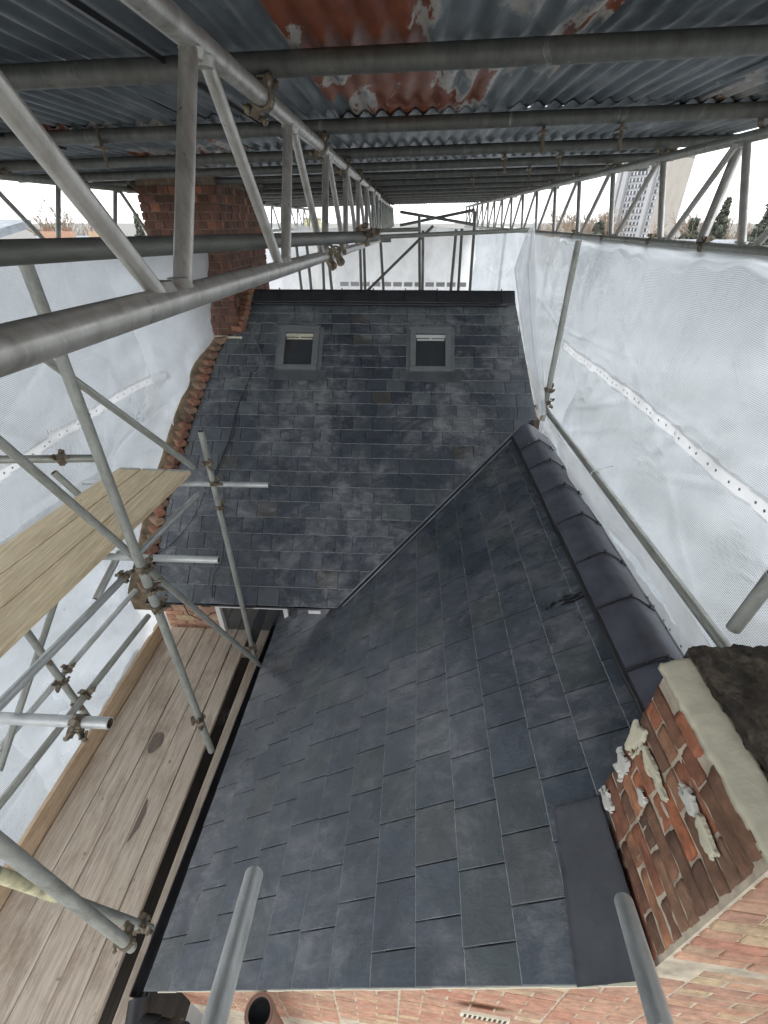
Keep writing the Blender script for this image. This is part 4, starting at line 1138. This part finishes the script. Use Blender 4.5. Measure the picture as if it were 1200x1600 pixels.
def PRy(y, z):
    u = (y-NR0)/(NR1-NR0); ztop = -.135+.012*math.sin(y*5)-.025*abs(math.sin(y*3.7)); zb = -2.35 if y < 5.2 else -1.6
    return PRn(u, (z-ztop)/(zb-ztop))
band(PRy, rn, Vector((1.6, 3, -1)), lambda y: -1.10+.012*math.sin(y*2.3), (-.3, 5.15), .088)
band(PRy, rn, Vector((1.6, 3, -1)), lambda y: -2.02+.03*math.sin(y*1.3), (1.2, 4.2), .10)
# bunched grey hem tied along the right beam
def PH(u, v):
    y = lerp(-.3, 5.6, u); return Vector((1.60-.02+.02*math.sin(v*3), y, -.13-v*(.10+.03*math.sin(y*4.3)+.015*math.sin(y*17))+.0*u))+Vector((wob(u*2, v, .008, 5)-.012, 0, 0))
hm = sheet_surface('folded_hem', PH, 160, 8, 'sheeting', rn, Vector((1.6, 3, -1)), 5.9, .1)
# twisted flap hanging at the end of the right net, in front of the main roof edge
LFT = [(350, 829), (385, 815), (421, 803), (500, 814), (570, 824), (640, 838)]; RGT = [(350, 834), (385, 834), (421, 835), (500, 838), (570, 846), (652, 852)]
def PF(u, v):
    py = lerp(350, 648, v); d = lerp(5.1, 3.95, v)
    a = atd(pw(LFT, py), py, d+.15); b_ = atd(pw(RGT, py)+2, py, d-.02); p = a.lerp(b_, u)
    return p+FW*((.07*math.sin(u*8+v*3)+.03*math.sin(u*19+v*5))*math.sin(math.pi*u))
fl_ = sheet_surface('hanging_flap', PF, 24, 60, 'flap', None, Vector((1.4, 4.8, -.8)), .4, 1.4)
tag(fl_, 'twisted white sheeting flap hanging at the right edge of the main roof', 'sheeting')
# gathered white sheeting between guard rail and ridge
def PG(u, v):
    y = lerp(4.45, 1.25, u); z0 = -1.55-.03*math.sin(u*7); 
    return Vector((1.37+v*(.16+.05*math.sin(y*3.1))+wob(u, v, .02, 8), y, z0-v*(.36+.06*math.sin(y*2.7))))
gs = sheet_surface('gathered_sheeting', PG, 90, 14, 'band', None, Vector((1.4, 3, -1.7)), 3.2, .4)
tag(gs, 'gathered foot of white sheeting between the guard rail and the lower ridge', 'sheeting')
# cable ties of the right net
bm = bmesh.new()
for c in ((1.335, 2.83, -1.475),):
    for k in range(12):
        a0, a1 = k*math.pi/6, (k+1)*math.pi/6
        add_tube(bm, (c[0]+.028*math.cos(a0), c[1], c[2]+.028*math.sin(a0)), (c[0]+.028*math.cos(a1), c[1], c[2]+.028*math.sin(a1)), .004, 5)
    add_tube(bm, (c[0], c[1], c[2]+.028), (c[0]+.11, c[1]+.02, c[2]+.05), .004, 5)
bmobj('cable_tie', bm, 'white'); tag(bpy.data.objects['cable_tie'], 'white cable tie knotted round the guard rail above the ridge', 'cable tie')
# left net
LY0, LY1 = -.4, 5.36
ties_l = [(4.3, -1.75), (3.6, -1.9), (5.1, -.9), (3.4, -3.9), (2.4, -2.8)]
def PLn(u, v):
    y = lerp(LY0, LY1, u)
    xt = -2.88 if y < 4.4 else lerp(-2.88, -2.16, min(1, ((y-4.4)/.94))**1.6)
    if y < 3.2: zb = -4.2; xb = -2.80
    elif y < 3.5: t = (y-3.2)/.3; zb = lerp(-4.2, mz(3.5)+.03, t**.5); xb = lerp(-2.80, -2.72, t)
    else: zb = mz(y)+.03; xb = pw(LE, y)-.22 if y < 5.2 else pw(LE, 5.2)-.22+(y-5.2)*.9
    zt = -.20+.01*math.sin(y*6)
    z = lerp(zt, zb, v); x = lerp(xt, xb, v)
    x += wob(u, v*1.2, .015, 1)*min(1, v*6)+tieamp(y, z, ties_l)
    return Vector((x, y, z))
ln = sheet_surface('debris_netting', PLn, 170, 230, 'net', None, Vector((-2.9, 3, -1)), 5.8, 3.0, hole=lambda p: p.y < 4.7 and abs(p.z-lerp(-1.52, -1.34, (p.y-2.5)/3)) < .03)
tag(ln, 'white debris netting hung along the left side beside the platforms', 'netting')
def PLy(y, z):
    u = (y-LY0)/(LY1-LY0); a, b_ = PLn(u, 0).z, PLn(u, 1).z
    return PLn(u, (z-a)/(b_-a))
band(PLy, ln, Vector((-2.9, 3, -1)), lambda y: lerp(-1.52, -1.34, (y-2.5)/3), (-.2, 4.75), .09, off=.008)
band(PLy, ln, Vector((-2.9, 3, -1)), lambda y: -1.98, (-.2, 3.55), .11, off=.012, dots=False, name='bottom_fold')
band(PLy, ln, Vector((-2.9, 3, -1)), lambda y: -3.92+.04*math.sin(y*2.6), (.1, 3.1), .12, off=.03)
def PL2(u, v):
    p = PLy(lerp(4.55, 5.34, u), lerp(-.25, mz(lerp(4.55, 5.34, u))+.05, v)); return p+Vector((.03+.02*math.sin(u*14+v*2), -.02, 0))
lf = sheet_surface('folded_edge', PL2, 20, 30, 'sheeting', ln, Vector((-2.9, 3, -1)), .8, 1)
# sheeting at the foot of the left net, behind the outer ledgers
def PS(u, v):
    y = lerp(1.7, 3.5, u); z = lerp(-2.2, -4.05, v); return Vector((-2.80+wob(u, v, .03, 4)+.05*math.exp(-((u-v)**2)*30), y, z))
ps = sheet_surface('folded_sheet', PS, 50, 40, 'sheeting', ln, Vector((-2.9, 3, -1)), 1.8, 1.8)
# far net
def PB(u, v):
    x = lerp(-5.6, 2.9, u); return Vector((x, 12.7+wob(u*2, v, .10, 3)+.06*math.sin(u*70+v*4), lerp(-.12+.03*math.sin(x*4), -4.2, v)))
bn = sheet_surface('debris_netting', PB, 180, 40, 'sheeting', None, Vector((0, 12.7, -1)), 8.5, 4)
tag(bn, 'pale sheeting across the far end beyond the main ridge', 'netting')
V_, F_ = [], []
for i in range(61):
    x = lerp(-1.7, 1.5, i/60); 
    for s in (-1, 1): V_.append(Vector((x, 12.5, -1.33+s*.05))-Vector((0, 12.7, -1)))
for i in range(60):
    if i % 5 < 4: F_.append((2*i, 2*i+1, 2*i+3, 2*i+2))
link('reinforced_band', mesh('reinforced_band', V_, F_), 'concrete_grey', bn)
def PBL(u, v):
    y = lerp(6.9, 12.7, u); return Vector((-3.1-u*2.0+wob(u, v, .05, 6), y, lerp(-.14, -4, v)))
bl = sheet_surface('debris_netting', PBL, 60, 30, 'sheeting', None, Vector((-3.5, 10, -1)), 6, 4)
tag(bl, 'pale sheeting on the far left behind the tall chimney', 'netting')

# ================================================================== CABLES ON THE MAIN ROOF
def cable(pts, label, mt='cable', r=.005, h=.03):
    bm = bmesh.new(); P_ = []
    for x, y in pts:
        rr_ = ray(x, y); k = (P1.z-P1.y*TM)/(rr_.z-TM*rr_.y); p = rr_*k; P_.append(p+Vector((0, -SM, CM))*h)
    Q = []
    for i in range(len(P_)-1):
        p0, p1, p2, p3 = P_[max(i-1, 0)], P_[i], P_[i+1], P_[min(i+2, len(P_)-1)]
        for s in range(6):
            t = s/6; Q.append(.5*((2*p1)+(p2-p0)*t+(2*p0-5*p1+4*p2-p3)*t*t+(3*p1-p0-3*p2+p3)*t**3))
    Q.append(P_[-1]); c = Q[0].copy(); polytube(bm, [q-c for q in Q], r, 6)
    o = bmobj('cable', bm, mt, None, True, c); tag(o, label, 'cable'); return o
cable([(440, 520), (430, 508), (412, 507), (400, 512), (395, 522), (402, 538), (409, 555), (410, 572), (400, 585), (394, 582)], 'pale looped cable beside the left rooflight', 'grey_cable')
cable([(395, 583), (385, 610), (372, 640), (362, 680), (352, 710), (338, 738), (322, 765)], 'black cable running down the left of the main roof')
cable([(370, 650), (366, 680), (352, 705), (342, 735), (332, 752)], 'thinner black cable beside the longer one on the main roof', r=.0035)
cable([(352, 745), (351, 800), (350, 870), (336, 900), (333, 935)], 'straight thin cable down to the main eave', r=.0035)
cable([(322, 770), (310, 800), (290, 830), (265, 855), (245, 868)], 'slack cable end curving towards the brick verge', r=.0035)
bm = bmesh.new(); pts = [Vector((-2.45, 3.56, -3.5)), Vector((-2.4, 3.54, -3.75)), Vector((-2.25, 3.5, -3.8)), Vector((-2.1, 3.52, -3.7)), Vector((-2.02, 3.54, -3.72))]
polytube(bm, [p-pts[0] for p in pts], .006, 6); o = bmobj('cable', bm, 'cable', None, True, pts[0]); tag(o, 'black cable drooping across the brick wall below the main eave', 'cable')

# ================================================================== BACKGROUND
# tower block
def hz(x, y, D): r = ray(x, y); return r*(D/r.y)
A = hz(950, 345, 165); B = hz(1018, 345, 150); C = hz(1057, 345, 163)
A.z = B.z = C.z = GZ; top = hz(1060, 243, 156).z
tb = empty('tower_block', B, 'concrete tower block with rows of white windows and a blank side wall', 'building')
def tbox(name, P, Q, z0, z1, depth, mt, parent=tb, loc=None):
    """slab from P to Q (plan) with thickness depth behind it"""
    d = (Q-P); d.z = 0; nn_ = Vector((-d.y, d.x, 0)).normalized()*depth; o = B if loc is None else loc
    bm = bmesh.new(); hexa(bm, [Vector((p.x, p.y, z))-o for z in (z0, z1) for p in (P, Q, Q+nn_, P+nn_)]); return bmobj(name, bm, mt, parent)
tbox('wall', A, B-(B-A)*.0, GZ, top, .3, 'concrete_grey')
tbox('side_wall', B, C, GZ, top+1.0, .3, 'concrete')
D_ = A+(C-B); tbox('wall', D_, A, GZ, top, -.3, 'concrete')
dAB = (B-A); dAB.z = 0; L_ = dAB.length; uAB = dAB.normalized(); nAB = Vector((uAB.y, -uAB.x, 0))
NS = 13; H_ = (top-hz(1000, 372, 160).z)/NS
for (t0, t1, out_) in ((0.02, .10, .6), (.17, .27, .9), (.78, .86, .9)):
    P_ = A+dAB*t0+nAB*out_; tbox('pier', P_, A+dAB*t1+nAB*out_, GZ, top+.5, .8, 'concrete_grey')
wme = boxmesh('window', 1.0, .25, 1.3); wme.materials.append(M['win_dark'])
rotw = Matrix((uAB, -nAB, Vector((0, 0, 1)))).transposed().to_4x4()
for k in range(NS+2):
    z = top-(k+.55)*H_
    for (t0, t1, nw) in ((.29, .76, 6), (.88, .97, 1)):
        P_ = A+dAB*t0+nAB*.12; bnd = tbox('window_band', P_, A+dAB*t1+nAB*.12, z-H_*.16, z+H_*.26, .1, 'win_white')
        for q in range(nw):
            t = lerp(t0, t1, (q+.5)/nw); c = A+dAB*t+nAB*.2
            o = bpy.data.objects.new('window', wme); COL.objects.link(o); o.parent = tb; o.matrix_local = Matrix.Translation(Vector((c.x, c.y, z+.1))-B) @ rotw @ Matrix.Diagonal((.62 if (q+k) % 3 else .38, 1, .6, 1))
bm = bmesh.new(); q = [A, B, C, D_]; hexa(bm, [Vector((p.x, p.y, z))-B for z in (top-.1, top+.6) for p in q]); bmobj('roof', bm, 'concrete_grey', tb)

# trees
def bare_tree(base, h, spread, seed, label, lean=0, group='bare winter trees beyond the scaffold', thick=1.0):
    rs = random.Random(seed); root = empty('bare_tree', base, label, 'tree', group)
    tb_, cb = bmesh.new(), bmesh.new()
    def grow(bm_, p, d, L, r, lev):
        e_ = p+d*L; add_tube(bm_, p, e_, max(r, .02), 3 if lev > 1 else 6, False, max(r*.7, .015))
        if lev >= 5: return
        k = 4 if lev < 3 else 3
        for i in range(k):
            nd = (d+Vector((rs.uniform(-1, 1)*spread, rs.uniform(-1, 1)*spread, rs.uniform(-.3, .5)))).normalized()
            grow(cb, p.lerp(e_, rs.uniform(.55, 1)), nd, L*rs.uniform(.55, .85), r*.6, lev+1)
    grow(tb_, Vector((0, 0, 0)), Vector((lean, 0, 1)).normalized(), h*.32, h*.02*thick, 0)
    bmobj('trunk', tb_, 'bark', root); bmobj('crown', cb, 'twig', root)
def gbase(x, Y): p = hz(x, 345, Y); return Vector((p.x, p.y, GZ))
bare_tree(gbase(100, 55), 14.5, .75, 3, 'rounded bare tree behind the left beam, above distant roofs', thick=.8)
bare_tree(gbase(135, 62), 13.5, .75, 8, 'bare tree just right of the rounded one on the left', thick=.8)
TO = [0, 1, 2, 3, 4, 7, 9, 10, 5, 8, 6, 11]
for i, (x, Y, h_) in enumerate(((868, 70, 14.5), (885, 60, 13.5), (905, 75, 15.5), (925, 66, 14), (945, 70, 12), (1100, 66, 13), (1142, 60, 12.5), (1160, 75, 13.6), (1030, 90, 11), (1112, 62, 10.5), (1075, 70, 10.5), (1180, 66, 11))):
    bare_tree(gbase(x, Y), h_*.95, .7, 20+i, ORD[TO[i]]+' brown bare tree from the left seen through the right ladder beam', group='brown trees seen through the right ladder beam')
def evergreen(base, h, w, seed, label, conical=True):
    rs = random.Random(seed); root = empty('evergreen_tree', base, label, 'tree')
    bm = bmesh.new(); add_tube(bm, (0, 0, 0), (0, 0, h*.9), .25, 6, True, .05); bmobj('trunk', bm, 'bark', root)
    bm = bmesh.new()
    for k in range(3200):
        t = rs.random()**.7; a = rs.uniform(0, 6.28); lobes = 1+.45*math.sin(a*2+t*7+seed)
        rr = w*((1-t)*.9+.12 if conical else math.sin(min(1, t*1.0+.15)*math.pi)*.9+.1)*lobes*rs.uniform(.3, 1)
        c = Vector((rr*math.cos(a), rr*math.sin(a), h*(.2+.8*t))); s = rs.uniform(.12, .34)
        v_ = [c+Vector([rs.uniform(-s, s) for _ in range(3)]) for _ in range(3)]; bm.faces.new([bm.verts.new(q) for q in v_])
    bmobj('crown', bm, 'evergreen', root)
evergreen(gbase(1127, 58), 10.9, 1.5, 5, 'dark pointed evergreen right of the tower block')
evergreen(gbase(1086, 60), 9.1, 4.2, 6, 'low dark evergreen at the foot of the tower block', False)
evergreen(gbase(1200, 45), 10.6, 2.6, 7, 'broad dark evergreen at the right edge', False)
evergreen(gbase(938, 60), 8.8, 3.4, 9, 'low evergreen left of the tower block', False)
evergreen(gbase(152+62, 60), 9.6, 1.2, 10, 'small evergreen top left of the tall chimney', False)
# neighbouring roofs
def roof_house(x0, x1, Y, ytop, ybot, label, mt, chim_x=()):
    a = hz(x0, ytop, Y); b_ = hz(x1, ytop, Y); c = hz(x0, ybot, Y-4); d_ = hz(x1, ybot, Y-4)
    root = empty('neighbour_house', Vector((a.x, Y, GZ)), label, 'house'); o = root.location
    bm = bmesh.new()
    hexa(bm, [Vector(q)-o for q in ((a.x, Y-4, c.z-.2), (b_.x, Y-4, c.z-.2), (b_.x, Y, a.z-.2), (a.x, Y, a.z-.2), (a.x, Y-4, c.z), (b_.x, Y-4, c.z), (b_.x, Y, a.z), (a.x, Y, a.z))]); bmobj('roof', bm, mt, root)
    bm = bmesh.new(); bbox(bm, a.x+.2-o.x, b_.x-.2-o.x, -3.8, 3.5, 0, c.z-.1-GZ); bmobj('wall', bm, 'far_wall', root)
    for cx in chim_x:
        p = hz(cx, ytop, Y-.5); bm = bmesh.new(); bbox(bm, p.x-.45-o.x, p.x+.45-o.x, -.9, -.4, a.z-1-GZ, a.z+.3-GZ); ch = bmobj('chimney', bm, 'brick_pink', root)
        bm = bmesh.new()
        for k in (-.3, 0, .3): add_tube(bm, (p.x+k-o.x, -.55, a.z+.3-GZ), (p.x+k-o.x, -.55, a.z+.6-GZ), .08, 8)
        bmobj('chimney_pot', bm, 'clay', ch)
M['far_wall'] = plain('far_grey_wall', (.2, .19, .18), .9, 0, .2, 2, 0)
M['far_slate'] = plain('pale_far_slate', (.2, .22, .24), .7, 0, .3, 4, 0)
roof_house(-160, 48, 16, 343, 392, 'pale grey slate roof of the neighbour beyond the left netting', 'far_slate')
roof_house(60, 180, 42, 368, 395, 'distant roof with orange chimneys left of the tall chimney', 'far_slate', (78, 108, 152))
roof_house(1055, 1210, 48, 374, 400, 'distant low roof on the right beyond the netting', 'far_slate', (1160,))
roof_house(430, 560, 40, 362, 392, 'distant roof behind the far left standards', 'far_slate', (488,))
cb = hz(489, 352, 30); bm = bmesh.new()
bbox(bm, -.45, .45, -.3, .3, -.35, .3); bbox(bm, -.5, .5, -.35, .35, .3, .36)
for k in (-.3, 0, .3): bbox(bm, k-.03, k+.03, -.33, -.3, -.35, .3)
o = bmobj('yellow_hoist_cage', bm, 'yellow', None, False, cb); 
bm = bmesh.new(); bbox(bm, -.1, .1, -.1, .1, GZ-cb.z, -.35); bmobj('mast', bm, 'yellow', o); tag(o, 'small yellow cage far away behind the nearest ladder beam', 'hoist')
